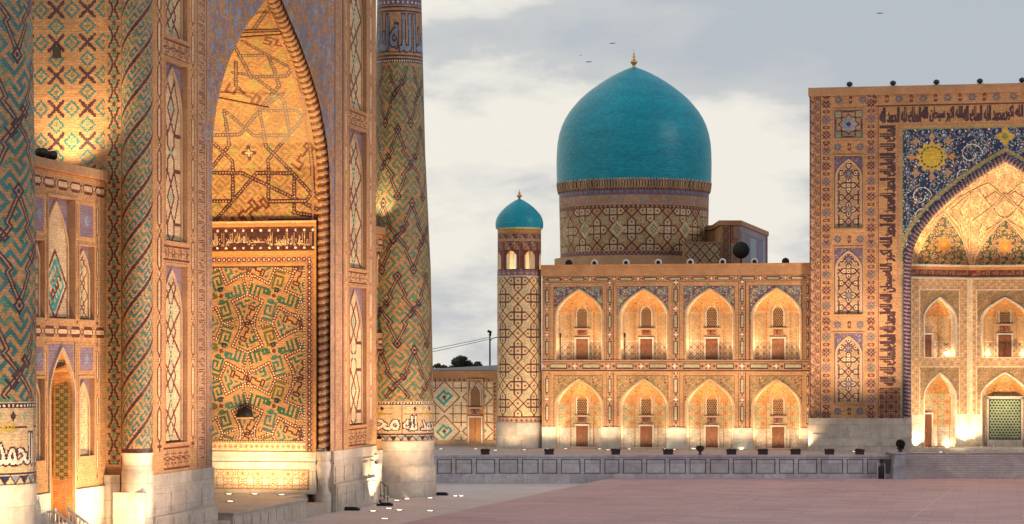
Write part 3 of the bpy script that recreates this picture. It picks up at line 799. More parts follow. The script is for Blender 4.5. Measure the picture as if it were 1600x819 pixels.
# wall-washer hood niche low on the wall
c.rect(x(371), x(395), z(655), z(640), 2)
emit('mosaic_side_wall', c, plane_map(Y=YW), P1)
m = MB()
m.box(XL, XR + .0, YW - .09, YW + 1.0, .9, z(727)); m.box(XL, XR, YW - .16, YW + 1, z(727), z(722)); m.box(XL, XR, YW - .05, YW + 1, z(722), z(706))
dado = m.build('marble_dado', MARBLE, P1)
cd = Cv(XL, x(484), z(765), z(733), 19, .05); SP = T_star(1.15, 19, 17, .06, 2, 10, .05); cd.tile(XL, x(484), z(765), z(733), SP, 0, z(765)); cd.frame(XL, x(484), z(765), z(733), .1, 17)
emit('carved_strapwork', cd, plane_map(Y=YW - .10), dado)
m = MB(); m.lathe(x(383), YW - .1, [(.0, z(636)), (.52, z(640)), (.62, z(650)), (.62, z(652))], 16, 0); m.build('lamp_hood', IRON, P1)
m = MB(); m.box(-62.3, -62.6, UC - 13.9, YW + 1, 0, 37); m.box(XL, XF - 1.5, YS + 9.2, UC - 13.0, .5, 30)
m.build('recess_inner_walls', BRICKL, P1)

# --- pointed vault above it
za = np.linspace(z(345), 35.7, 200); ya = UC + uw(za) + .1; YSP = ya[0]
ds = np.r_[0, np.cumsum(np.hypot(np.diff(za), np.diff(ya)))]
def vmap(U, V): 
    zz = np.interp(V, ds, za); yy = np.interp(V, ds, ya); return (U, yy, zz)
def unproj(px, py):
    r = (px - 800.0) / F; lo = None
    for i in range(len(za)):
        yv, zv = ya[i], za[i]; X = -yv * tan(ang(px)); g = Zat(py, X, yv) - zv
        if lo is not None and lo * g <= 0: return (X, ds[i])
        lo = g
    return (X, ds[-1] if g > 0 else ds[0])
c = Cv(-62.4, XF - .7, 0, ds[-1], 1, .055)
KG = T_kufic(.17, 1, 25, 6); c.tile(c.u0, c.u1, 0, ds[-1], KG, 0, 0, pi / 4)
c4 = lambda p: [unproj(320 + a / 4.31, 170 + b / 4.31) for a, b in p]
c3 = lambda p: [unproj(320 + a / 4.55, b / 4.55) for a, b in p]
words_ = [((250, 700), 13), ((330, 690), 13)]
LN = [c4(q) for q in ([(40, 182), (232, 182), (365, 15), (610, 15), (670, 60), (425, 350), (428, 610)], [(130, 20), (330, 182), (560, 182)],
      [(130, 30), (165, 250), (50, 395)], [(40, 220), (185, 355), (188, 610)], [(40, 435), (250, 435), (545, 755), (600, 700), (602, 460)],
      [(70, 755), (350, 435), (585, 435)], [(40, 625), (170, 625)], [(370, 30), (410, 255), (720, 575), (680, 625), (440, 625)], [(540, 5), (570, 165)],
      [(40, 768), (735, 768), (735, 580), (725, 400), (700, 200), (672, 5)])]
LN += [c3(q) for q in ([(390, 785), (530, 615), (450, 400), (240, 400)], [(200, 520), (340, 545), (560, 715), (580, 820)], [(270, 300), (615, 490), (585, 545), (350, 548)],
      [(215, 340), (330, 560)], [(220, 450), (220, 610), (250, 640)], [(450, 5), (560, 260), (650, 480), (715, 820)], [(455, 60), (350, 210)], [(390, 785), (560, 670)])]
for q in LN: c.path(q, .30, 3); c.path(q, .09, 20, dash=.22)
for (a, b), rot, cc in (((660, 320), .9, 13), ((270, 700), .7, 13), ((345, 690), .7, 13)):
    c.bits(MUHAM, *unproj(320 + a / 4.31, 170 + b / 4.31), .17, cc, rot)
c.ros(*unproj(388.6, 240), .6, 3, 4, .5); c.ros(*unproj(388.6, 240), .3, 2, 4, .5)
c.bits(MUHAM, *unproj(380, 148), .2, 13, -.6); c.bits(ALI, *unproj(432, 68), .2, 13, -.5)
emit('patterned_vault', c, vmap, P1, 10**6, 4)
za2 = np.linspace(20, 35.7, 30); m = MB(); vs = []
for zz in za2: vs += [(XF - .7, UC - float(uw(zz)) - .1, zz), (-62.4, UC - float(uw(zz)) - .1, zz)]
m.add(vs, [(2 * i, 2 * i + 1, 2 * i + 3, 2 * i + 2) for i in range(29)], 0, True); m.build('vault_near_half', BRICKL, P1)
# tie beams
def seg(p, q, r): 
    mb = MB(); mb.tube([p, q], r, 6); return mb.build('tie_beam', WOOD, P1)
for (p1, p2, Yb) in (((382, 47), (436, 46), 155), ((374, 60), (450, 53), 157), ((358, 96), (464, 90), 160), ((343, 146), (420, 168), 162)):
    a = XonY(p1[0], Yb); b = XonY(p2[0], Yb)
    seg((a - 1.5, Yb, Zat(p1[1], a, Yb)), (b, Yb, Zat(p2[1], b, Yb)), .07)

# --- south corner: fluted rope pilaster and the portal's south flank
xs = lambda px: XonY(px, YS)
PC = ((xs(190) + xs(236)) / 2, YS + .15); PR = (xs(236) - xs(190)) / 2
c = Cv(-pi * PR, pi * PR, 5.3, ZT, 1, .06)
def hel(U, V):
    k = (V - U * 1.25) % 1.95; r_ = np.full(np.broadcast(U, V).shape, 1); r_[k < .30] = 3; r_[(k > .30) & (k < .38)] = 20; r_[k > 1.85] = 20
    return k >= 0, r_
def helk(T):
    def f(U, V):
        q = (V - U * 1.25) % 1.95; s_ = (V * .62 + U)
        i = np.floor((s_ / .17) % 12).astype(int) % 12; j = np.floor((q - .42) / .17).astype(int)
        ok = (q > .42) & (q < 1.80); b = T.a[np.clip(j + 3, 0, 11), i]
        return ok, b
    return f
c.fn(c.u0, c.u1, 5.3, ZT, helk(T_kufic(.26, 1, 21, 22))) ; 
c2_ = c.a.copy(); c.fn(c.u0, c.u1, 5.3, ZT, lambda U, V: (((V - U * 1.25) % 1.95) < .38, hel(U, V)[1])); c.rect(c.u0, c.u1, 5.3, 5.55, 3)
o = emit('rope_pilaster', c, lambda U, V: (PC[0] + PR * np.sin(U / PR), PC[1] - PR * np.cos(U / PR), V), P1, 3, 10**6)
m = MB(); m.lathe(PC[0], PC[1], [(PR + .02, -.45), (PR + .02, 4.2), (PR - .04, 4.3), (PR - .02, 5.1), (PR + .04, 5.2), (PR + .04, 5.3)], 28)
m.build('pilaster_base', MARBLE, P1)
m = MB(); m.box(xs(184), xs(233), YS - .75, YS + 1, -.45, 3.05)
vsz = 3.05; m.build('pilaster_footing', MARBLE2, P1)
XC = xs(188)
c = Cv(-66, XC, 4.6, ZT, 1, .055)
CR = Cv(0, 1.9, 0, 1.9, 1, .095)      # stepped crosses and turquoise blooms
for a, b in ((0, 0),):
    for i in range(20):
        for j in range(20):
            u_, v_ = i - 10, j - 10
            if abs(abs(u_) - abs(v_)) <= 1 and max(abs(u_), abs(v_)) <= 5: CR.a[j, i] = 3
            if (abs(abs(u_) - 10) + abs(v_) in (4, 5) or abs(u_) + abs(abs(v_) - 10) in (4, 5)): CR.a[j, i] = 21
            if abs(abs(u_) - 10) + abs(v_) < 2 or abs(u_) + abs(abs(v_) - 10) < 2: CR.a[j, i] = 22
c.tile(-66, xs(162), 4.6, ZT, CR, xs(108), 3.2)
c.rect(xs(161), xs(163), 4.6, ZT, 8)
DC = Cv(0, 2.2, 0, 3.4, 1, .11)
W_ = abs(xs(187) - xs(163)); um = (xs(187) + xs(163)) / 2
c.rect(xs(163), XC, 4.6, ZT, 1); zz = 5.0
while zz < ZT:
    w = W_ * .36; h = .78
    for q, cc, lw in ((1, 3, .11), (.5, 22, .1)):
        n = 4
        for sx in (-1, 1):
            st = []
            for i in range(n): 
                st += [(um + sx * w * q * i / n, zz + h * q * (1 - i / n)), (um + sx * w * q * (i + 1) / n, zz + h * q * (1 - i / n))]
            c.path(st, lw, cc); c.path([(a, 2 * zz - b) for a, b in st], lw, cc)
    c.poly([(um - .14, zz), (um, zz + .2), (um + .14, zz), (um, zz - .2)], 13)
    for sx in (-1, 1): c.poly([(um + sx * w - .14, zz + h), (um + sx * w, zz + h + .2), (um + sx * w + .14, zz + h), (um + sx * w, zz + h - .2)], 22)
    zz += 2 * h
c.rect(xs(186.6), XC, 4.6, ZT, 3)
emit('flank_tilework', c, plane_map(Y=YS + .3), P1)
m = MB(); m.box(xs(160) - 3, XC, YS + .28, YS + .6, 4.0, 4.6); m.build('flank_plain_course', BRICK, P1)
m = MB(); m.box(xs(100), xs(150), YS - .1, YS + .33, 25.0, 25.0001)
m = MB(); m.box(xs(80), xs(92), YS + .2, YS + .5, Zat(90, -53.5, YS), Zat(73, -53.5, YS)); m.build('flank_opening', GLASS, P1)
m = MB(); m.box(xs(152), XC, YS - .06, YS + .6, -.45, 4.0); m.build('flank_plinth', MARBLE, P1)

# --- marble plinths of both piers
def plinth(u0, u1, name='pier_plinth', X=XF, top=4.0, step=1.6, parent=P1, pan=True):
    m = MB(); m.box(X + .06, X - 1.2, u0, u1, -.45, top); m.box(X + .26, X, u0 - .05, u1 + .12, -.45, step); m.box(X + .1, X, u0, u1, top - .95, top - .85)
    if pan:
        n = max(2, int((u1 - u0) / 2.4)); w = (u1 - u0) / n
        for i in range(n): m.box(X + .06, X + .12, u0 + i * w + .3, u0 + (i + 1) * w - .3, step + .15, top - 1.15)
        for i in range(n): m.box(X + .26, X + .31, u0 + i * w + .2, u0 + (i + 1) * w - .2, .0, step - .25)
    return m.build(name, MARBLE2, parent)
plinth(Y(237), UC - 12.95); plinth(UC + 13.9, YN)
m = MB(); m.box(XF + .3, XF - .5, YN - .9, YN + .55, -.45, 2.6); m.box(XF + .12, XF - .5, YN - .8, YN + .3, 2.6, 3.3); m.build('corner_buttress', MARBLE2, P1)
# podium inside the arch
m = MB(); zp = .92
m.box(XF + .0, -62.4, 143.5, 159.8, -.45, zp); m.box(XF - 1.7, -62.4, 159.8, YW + .5, -.45, zp - .01); m.box(XF - .05, XF - 1.7, 159.8, 165.2, -.45, .35)
m.box(XF + .06, XF - .3, 143.4, 159.9, zp - .16, zp + .004)
for i in range(9): m.box(XF + .05, XF - .1, 143.7 + i * 1.78, 145.1 + i * 1.78, -.2, zp - .3)
for i in range(3): m.box(XF + .1 + .35 * (2 - i), XF - 1, 139.4, 142.6, -.45, -.45 + .32 * (i + 1))
m.build('stone_podium', MARBLE2, P1)

# ------------------------------------------------------------------ wing walls
def niche_map(fr, uc, hw, zs, za, D, qs, p=1.9):
    """Interior of an arched niche; qs/D give the plan depth against the relative half-width."""
    def mp(U, V):
        w = archw(np.minimum(V, za - .02), hw, zs, za, p); du = np.clip(U - uc, -w, w); q = du / w
        n = np.interp(q, qs, D) * np.minimum(1, (w / hw) ** .5)
        return fr(uc + du, V, n)
    return mp

def wing(label, X, u0, u1, bays, zl=21.4, cells=(.09, .06), doorway=None):
    W = thing('wing_wall', label, 'wall', (X - 3, (u0 + u1) / 2, -.45), 'low tiled walls joining portal and minarets')
    fr = frameX(X); c = Cv(u0, u1, 3.4, zl - .5, 1, *cells)
    c.chain(u0, u1, 11.7, 12.6, 1, 13, 2, False, 1.9); c.chain(u0, u1, zl - 1.7, zl - .7, 1, 13, 2, False, 1.9)
    c.rect(u0, u1, zl - .68, zl - .5, 8)
    for a, b, kind in bays:
        if kind == 'pil':
            c.chain(a, b, 4.0, 11.5, 1, 13, 2, True, 2.2); c.chain(a, b, 12.7, zl - 1.8, 1, 13, 2, True, 2.2)
    for a, b, kind in bays:
        if kind == 'pil': continue
        if kind == 'wide':
            c.rect(a, b, 12.85, 18.9 + .6, 0); c.rect(a, b, 3.4, 11.6, 0)
        else:
            c.rect(a, b, 12.85, 17.0, 0); c.rect(a, b, 5.2, 9.6, 0)
            for q0, q1 in ((17.4, 19.4), (9.9, 11.4)): c.rect(a, b, q0, q1, 11); c.frame(a, b, q0, q1, .1, 8); c.ros((a + b) / 2, (q0 + q1) / 2, .35, 12, 6)
    emit('front_tilework', c, plane_map(X=X), W)
    for a, b, kind in bays:
        if kind == 'pil': continue
        if kind == 'wide':
            recess('arched_panel', fr, a, b, 12.85, 19.5, .4, 2, W, cells=cells, lw=.14)
            if doorway:
                uc = (a + b) / 2; hw = (b - a) / 2 - .12
                cn = Cv(a, b, 3.4, 11.6, 11, *cells); cn.frame(a, b, 3.4, 11.6, .12, 8); arch_mask(cn, uc, hw, 3.4, 8.6, 11.2, 0)
                emit('doorway_face', cn, plane_map(X=X - .03), W)
                ci = Cv(uc - hw, uc + hw, 1.6, 11.15, 8, .07, .06)
                ci.rect(uc - hw * .5, uc + hw * .5, 3.9, 11, 8)
                ci.rect(uc - hw * .52, uc + hw * .52, 3.9, 10.6, 6)
                zz = 3.9
                while zz < 10.6:
                    for s_ in (-.3, 0, .3):
                        ci.ros(uc + s_ * hw, zz + (.25 if s_ else 0), .15, 13, 4, .5, pi / 4); ci.ros(uc + s_ * hw, zz + (0 if s_ else .25), .1, 9, 4, .4)
                    zz += .52
                ci.frame(uc - hw * .52, uc + hw * .52, 3.9, 10.6, .07, 3)
                emit('doorway_niche', ci, niche_map(fr, uc, hw, 8.6, 11.2, [.0, 1.2, 1.2, 0], [-1, -.985, .985, 1]), W, 1, 6)
                moulding('arch_edging', fr, uc, arch_pts(hw, 1.6, 8.6, 11.2), .08, BRICKL, W, n0=0, w=.12)
                cl = Cv(X - 1.12, X - .14, 3.9, 9.3, 6, .035); cl.rect(cl.u0, cl.u1, 3.9, 9.3, 6); cl.frame(cl.u0, cl.u1, 3.9, 9.3, .09, 8); um_ = (cl.u0 + cl.u1) / 2; zz = 4.05
                while zz < 9.2:
                    for s_ in (-.24, 0, .24):
                        cl.ros(um_ + s_, zz + (.2 if s_ else 0), .15, 13, 4, .5, pi / 4); cl.ros(um_ + s_, zz + (0 if s_ else .2), .09, 8, 4, .4); cl.disc(um_ + s_, zz + (.2 if s_ else 0), .045, 4)
                    zz += .42
                emit('lattice_panel', cl, plane_map(Y=uc + hw - .24), W)
            else:
                recess('arched_panel', fr, a, b, 4.3, 11.6, .4, 1, W, cells=cells, lw=.14)
                c9 = Cv(a, b, 3.4, 4.3, 1, *cells); emit('panel_course', c9, plane_map(X=X), W)
        else:
            recess('arched_panel', fr, a, b, 12.85, 17.0, .3, 0, W, cells=cells, lw=.1)
            recess('arched_panel', fr, a, b, 5.2, 9.6, .3, 0, W, cells=cells, lw=.07, ln=20)
    m = MB(); m.box(X + .22, X - 5.5, u0, u1, zl - .5, zl); m.build('ledge', BRICK, W)
    m = MB(); m.box(X - 1.6, X - 5.5, u0 + .03, u1 - .03, -.45, zl - .5)
    for a, b, kind in bays:
        if kind == 'wide' and doorway: continue
        m.box(X - .45, X - 1.6, a - .3, b + .3, -.45, zl - .5)
    m.build('wall_mass', BRICK, W)
    m = MB()
    segs = [(u0, u1)]
    if doorway:
        a, b = [(a, b) for a, b, k in bays if k == 'wide'][0]; segs = [(u0, a + .1), (b - .1, u1)]
        m.box(X - .2, X - 1.8, a, b, -.45, 1.6)
    for a, b in segs: m.box(X + .1, X - .5, a, b, -.45, 3.4)
    m.build('wall_plinth', MARBLE, W)
    return W
XW = -50.2; yw = lambda px: YonX(px, XW)
YMN = 109.4
wing('low tiled wall left of the tall portal, with a lattice doorway behind white handrails', XW, 112.0, YS + .3,
     [(yw(54), yw(69.5), 'narrow'), (yw(70), yw(74), 'pil'), (yw(75.5), yw(117), 'wide'), (yw(118.5), yw(123), 'pil'), (yw(124), yw(147), 'narrow'), (yw(149), yw(155), 'pil')], doorway=True)
XW2 = -48.95; yw2 = lambda px: YonX(px, XW2)
wing('slim tiled wall squeezed between the tall portal and the right-hand minaret', XW2, YN - .1, 190.5,
     [(yw2(585), yw2(586.5), 'pil'), (yw2(588), yw2(606.5), 'wide'), (yw2(608.5), yw2(611.5), 'pil')], cells=(.14, .06))

# ------------------------------------------------------------------ minarets
def minaret(label, cx, cy, rz, bands, z0=-.45, cell=.07, mod=.21, phase=0.0):
    """rz: [(z, radius)...] of shaft; bands: dict of heights."""
    M = thing('minaret', label, 'minaret', (cx, cy, z0), 'tiled minarets at the corners of the left madrasah')
    zr = np.array(rz); R0 = float(np.interp(8, zr[:, 0], zr[:, 1])); Cc = 2 * pi * R0
    kb0, kb1 = bands['kufic']; zt = bands['top']
    c = Cv(-Cc / 2, Cc / 2, kb0 - .55, zt, 1, cell)
    n = 6; P = Cc / n; Hh = bands['loz']; T = T_kufic(mod, 1, bands.get('kc', 21), 22)
    c.tile(c.u0, c.u1, kb1, zt, T, phase, 0, pi / 4)
    T2 = Cv(0, P, 0, Hh * 2.3, 0, cell)
    def loz(dx, dy):
        w = P / 2; h = Hh / 2; g = Hh * 1.15
        for ox, oy in ((0, 0), (w, g)):
            for sx in (-1, 1):
                for sy in (-1, 1):
                    pts = [(0, h), (.42, .58), (.30, .50), (.72, .16), (.62, .10), (1, 0)]
                    pts = [(0, 1.0), (.50, .46), (.36, .38), (1, 0.0)]
                    Q = [(dx + ox + sx * a * w, dy + oy + sy * (b * h)) for a, b in pts]
                    T2.path(Q, .30, 3); T2.path(Q, .08, 20)
            for sy in (-1, 1):
                e = dy + oy + sy * (h + .12)
                T2.poly([(dx + ox - .42, e), (dx + ox, e + .5), (dx + ox + .42, e), (dx + ox, e - .5)], 3)
                T2.poly([(dx + ox - .24, e), (dx + ox, e + .28), (dx + ox + .24, e), (dx + ox, e - .28)], 1)
                T2.disc(dx + ox, e, .13, 5)
    wrapdraw(T2, loz)
    # dark name medallions in the open fields
    for ox, oy in ((P / 2, 0), (0, Hh * 1.15), (P, Hh * 1.15)): T2.bits(MUHAM, ox, oy + .1, mod * .62, 3, pi / 4)
    for ox, oy in ((P / 2, Hh * 2.3),): T2.bits(MUHAM, ox, oy + .1, mod * .62, 3, pi / 4)
    c.tile(c.u0, c.u1, kb1 + .5, bands['neck'] - .6, T2, bands.get('ou', 0), bands.get('ov', kb1))
    # base kufic band
    c.rect(c.u0, c.u1, kb0 - .55, kb1 + .35, 2)
    c.rect(c.u0, c.u1, kb1 + .05, kb1 + .28, 3)
    for u in np.arange(c.u0, c.u1, .26): c.disc(u, kb1 + .165, .07, 7)
    c.rect(c.u0, c.u1, kb0 - .05, kb0 + .06, 3)
    for k_, u in enumerate(np.arange(c.u0, c.u1, .62)):
        c.poly([(u, kb0 - .1), (u + .31, kb0 - .5), (u + .62, kb0 - .1)], 12 if k_ % 2 else 5); c.path([(u, kb0 - .1), (u + .31, kb0 - .5), (u + .62, kb0 - .1)], .07, 3)
    hh = kb1 - kb0; nb = 4; wb = Cc / nb
    for k_ in range(nb):
        a = c.u0 + k_ * wb + bands.get('tu', 0)
        for v0, v1, q in ((kb0 + hh * .14, kb0 + hh * .62, .16),):
            tt = ['الملك لله', 'محمد', 'الحمد لله', 'الله اكبر'][k_]
            c.text(tt, a + .15, a + wb - .25, v0, v1, 3, fat=.10); c.text(tt, a + .15, a + wb - .25, v0, v1, 7, fat=.02)
        c.rect(a + .1, a + wb - .8, kb0 + hh * .70, kb0 + hh * .73, 13); c.text('الله', a + wb * .45, a + wb * .62, kb0 + hh * .66, kb0 + hh * .78, 9, fat=.03)
        for q in range(5): c.poly([(a + q * .8 + .1, kb0 + hh * .9), (a + q * .8 + .3, kb0 + hh * .97), (a + q * .8 + .5, kb0 + hh * .9), (a + q * .8 + .3, kb0 + hh * .8)], 3 if q % 2 else 15)
        c.rect(a, a + .07, kb0, kb1, 13)
    # neck band
    nk = bands['neck']; tb0, tb1 = bands['text']
    c.rect(c.u0, c.u1, nk - .35, nk, 3)
    for u in np.arange(c.u0, c.u1, .28): c.disc(u, nk - .17, .07, 7)
    c.rect(c.u0, c.u1, nk, zt, 20)
    for a, b in ((nk + .15, nk + .3), (nk + .5, nk + .62), (tb1 + .25, tb1 + .36), (tb1 + .6, tb1 + .72)): c.rect(c.u0, c.u1, a, b, 3)
    for k_ in range(5):
        a = c.u0 + k_ * Cc / 5 + bands.get('tn', 0); tt = ['الله', 'الملك لله', 'الله', 'الحمد', 'الله'][k_]
        c.text(tt, a + .1, a + Cc / 5 - .15, tb0, tb1, 3, fat=.16); c.text(tt, a + .1, a + Cc / 5 - .15, tb0, tb1, 12, fat=.03)
    c.rect(c.u0, c.u1, bands['dark'], zt, 18)
    for u in np.arange(c.u0, c.u1, .62): c.disc(u, bands['dark'] + .25, .1, 7)
    for k_ in range(9): c.text('الملك لله', c.u0 + k_ * Cc / 9 + .05, c.u0 + (k_ + 1) * Cc / 9, bands['dark'] + .55, bands['dark'] + 1.6, 12)
    emit('shaft', c, lambda U, V: (cx + np.interp(V, zr[:, 0], zr[:, 1]) * np.sin(U / R0), cy - np.interp(V, zr[:, 0], zr[:, 1]) * np.cos(U / R0), V), M, 4, 14)
    rb = float(np.interp(kb0 - .5, zr[:, 0], zr[:, 1])); m = MB()
    sp = bands['ledge']
    m.lathe(cx, cy, [(rb + .16, z0), (rb + .16, sp), (rb + .02, sp + .12), (rb + .02, kb0 - .72), (rb + .07, kb0 - .66), (rb + .07, kb0 - .55)], 56)
    m.build('marble_base', MARBLE2, M)
    rt = float(np.interp(zt, zr[:, 0], zr[:, 1])); m = MB()
    m.lathe(cx, cy, [(rt, zt), (rt + .3, zt + .5), (rt + .25, zt + .9), (rt + .7, zt + 1.6), (rt + .7, zt + 1.9), (.1, zt + 2.2)], 40); m.build('cap', BRICK, M)
    return M
# far (north) minaret, right of the portal
dM = 194.5; MX, MY = PD(624, dM)
rr = lambda px: (px - 624) / F * dM
minaret('slender tiled minaret standing against the open sky, right of the tall portal', MX, MY,
        [(-.45, rr(680)), (7, rr(677.5)), (10.4 + (568 - 420) / F * dM, rr(673)), (10.4 + (568 - 240) / F * dM, rr(664.5)), (41.5, rr(658)), (44, rr(657))],
        dict(kufic=(4.65, 7.0), loz=5.2, neck=10.4 + (568 - 96) / F * dM, text=(10.4 + (568 - 84) / F * dM, 10.4 + (568 - 28) / F * dM), top=43.5,
             dark=10.4 + (568 - 13) / F * dM, ledge=2.05, ov=10.4 + (568 - 258) / F * dM - 0, kc=22, ou=.55, tu=.9, tn=1.2))
# near (south) minaret at the left frame edge
dN = 119.0; RN = 2.85; NX, NY = PD(55 - RN * F / dN, dN)
zq = lambda py: 10.4 + (568 - py) / F * (dN - RN)
minaret('broad tiled minaret cut off by the left edge of the photo', NX, NY,
        [(-.45, RN + .02), (8, RN), (zq(400), RN), (zq(0), RN - .19), (45, RN - .8)],
        dict(kufic=(zq(742), zq(640)), loz=5.4, kc=21, neck=34.6, text=(35.2, 38), top=43.5, dark=39.2, ledge=2.0, ov=zq(188), ou=1.9, tu=.3, tn=0), cell=.05, phase=.4, mod=.23)

# ================================================================== FAR MADRASA
TZ = 2.1                                     # terrace level
YG = 228.0                                   # arcade front
xg = lambda px: XonY(px, YG)
XM = XonY(1057, YG)
zg = lambda py: Zat(py, XM, YG)
G = thing('arcade_wing', 'two-storey tiled arcade with eight lamp-lit pointed niches below the great dome', 'arcade', ((xg(848) + xg(1263)) / 2, YG, TZ))
fr = frameY(YG)
U0, U1 = xg(847), xg(1266)
PXC = [905, 1006, 1109, 1213.5]; CXS = [xg(p) for p in PXC]; HWN = 2.28
ZS = {1: dict(z0=zg(562), zs=zg(491), za=zg(452.5)), 0: dict(z0=TZ + .12, zs=zg(634), za=zg(594))}
c = Cv(U0, U1, zg(668), zg(430), 1, .05)
def tstrip(u0, u1, v0, v1, vert):          # outlined long boxes between white crosses
    c.rect(u0, u1, v0, v1, 20); w = (u1 - u0) if vert else (v1 - v0); L = (v1 - v0) if vert else (u1 - u0)
    n = max(1, round(L / (w * 3.4))); per = L / n; um = (u0 + u1) / 2 if vert else (v0 + v1) / 2
    R = (lambda a, b, s_, e, cc: c.rect(a, b, s_, e, cc)) if vert else (lambda a, b, s_, e, cc: c.rect(s_, e, a, b, cc))
    R(um - w * .46, um - w * .38, v0 if vert else u0, v1 if vert else u1, 13); R(um + w * .38, um + w * .46, v0 if vert else u0, v1 if vert else u1, 13)
    for i in range(n):
        q = (v0 if vert else u0) + (i + .5) * per; h = per * .27
        R(um - w * .26, um + w * .26, q - h, q + h, 3); R(um - w * .14, um + w * .14, q - h + .1, q + h - .1, 26)
        for e in (q - per / 2, q + per / 2):
            for s_, cc in ((.34, 3), (.24, 20)):
                pt = (um, e) if vert else (e, um); c.ros(*pt, w * s_, cc, 4, .35, pi / 4)
            R(um - w * .05, um + w * .05, e - w * .22, e + w * .22, 7); R(um - w * .22, um + w * .22, e - w * .05, e + w * .05, 7)
        for e in (q - h - w * .18, q + h + w * .18):
            pt = (um, e) if vert else (e, um); c.ros(*pt, w * .17, 13, 4, .3)
piers = [(xg(849), xg(860)), (xg(946.5), xg(959)), (xg(1049), xg(1063)), (xg(1153), xg(1166)), (xg(1258), xg(1266))]
tstrip(U0, U1, zg(441), zg(430), False); tstrip(U0, U1, zg(580.5), zg(564), False)
for a, b in piers: tstrip(a, b, zg(563.5), zg(441.5), True); tstrip(a, b, zg(668), zg(581), True)
SPF = T_floral(1.7, 18, 15, [15, 7, 8, 20, 4, 13, 9], 90, .05, (.05, .12), 8)
SPG = T_floral(1.7, 25, 20, [6, 20, 13, 1, 15, 8, 6], 90, .05, (.05, .12), 12)
pr = piers
for i, uc in enumerate(CXS):
    a, b = pr[i][1], pr[i + 1][0]
    for lv, (v0, v1) in enumerate(((zg(668), zg(581)), (zg(563.5), zg(441.5)))):
        c.rect(a, b, v0, v1, 1); c.frame(a + .12, b - .12, v0, v1 - .12, .1, 20)
        T = (SPF if (i + lv) % 2 == 0 or lv == 1 else SPG)
        if lv == 0: T = SPG
        c.tile(a + .32, b - .32, max(v0, ZS[lv]['zs'] - 1.0), v1 - .35, T, uc + i * .7, v1)
        c.frame(a + .3, b - .3, v0, v1 - .33, .06, 13)
        zz = v0
        while zz < ZS[lv]['zs'] - 1:
            for s_ in (a + .62, b - .62): c.ros(s_, zz, .12, 13, 4, .4)
            zz += .38
        d = ZS[lv]; arch_mask(c, uc, HWN, max(v0 - .2, d['z0']), d['zs'], d['za'], 0)
    
# restore the wall under the upper niches
w_ = c.win(U0, U1, ZS[0]['za'] + .02, ZS[1]['z0'])
keep = Cv(U0, U1, zg(668), zg(430), 1, .05)
old = c; c = keep; tstrip(U0, U1, zg(580.5), zg(564), False); c = old
sel = lambda q, v0, v1: slice(int((v0 - q.v0) / q.sv), int((v1 - q.v0) / q.sv))
s_ = sel(c, zg(580.5), zg(563)); c.a[s_] = keep.a[s_]
s2 = sel(c, ZS[0]['za'] - .01, zg(580)); blk = c.a[s2]
for i, uc in enumerate(CXS):
    i0, i1 = int((uc - HWN - c.u0) / c.su) - 1, int((uc + HWN - c.u0) / c.su) + 2
    sub = blk[:, i0:i1]; T = SPG; jj = np.arange(sub.shape[0])[:, None]; ii = np.arange(sub.shape[1])[None, :]
    hole = sub == 0; sub[hole] = T.a[(jj + i * 7) % T.ny, (ii + 5) % T.nx][hole]
PRC = emit('arcade_tilework', c, plane_map(Y=YG), G)
m = MB(); m.box(U0 - .1, U1, YG - .16, YG + 9, zg(430), zg(415)); m.box(U0 - .1, U1, YG - .3, YG + 9, zg(415), zg(412.5)); m.build('brick_cornice', BRICK, G)
m = MB(); m.box(U0, U1, YG - .1, YG + .05, zg(581.6), zg(580.6)); m.box(U0, U1, YG - .1, YG + .05, zg(564), zg(563)); m.build('string_course', BRICKL, G)
m = MB()
edges = [U0] + sum([[uc - HWN + .02, uc + HWN - .02] for uc in CXS], []) + [U1]
for k in range(0, len(edges), 2): m = MB(); m.box(edges[k], edges[k + 1], YG - .12, YG + .3, TZ + .3, zg(668)); m.box(edges[k] - .0, edges[k + 1] + .0, YG - .18, YG + .3, TZ, TZ + .3); m.build('marble_plinth', MARBLE, G)
m = MB(); m.box(U0, U1, YG + 2.3, YG + 9, TZ, zg(430)); m.box(U0, U1, YG + .06, YG + 2.3, zg(573), zg(564)); m.box(U0, U1, YG + .06, YG + 2.3, zg(447), zg(430))
for a, b in piers: m.box(a + .2, b - .2, YG + .06, YG + 2.3, TZ, zg(430))
m.build('wall_mass', BRICK, G)

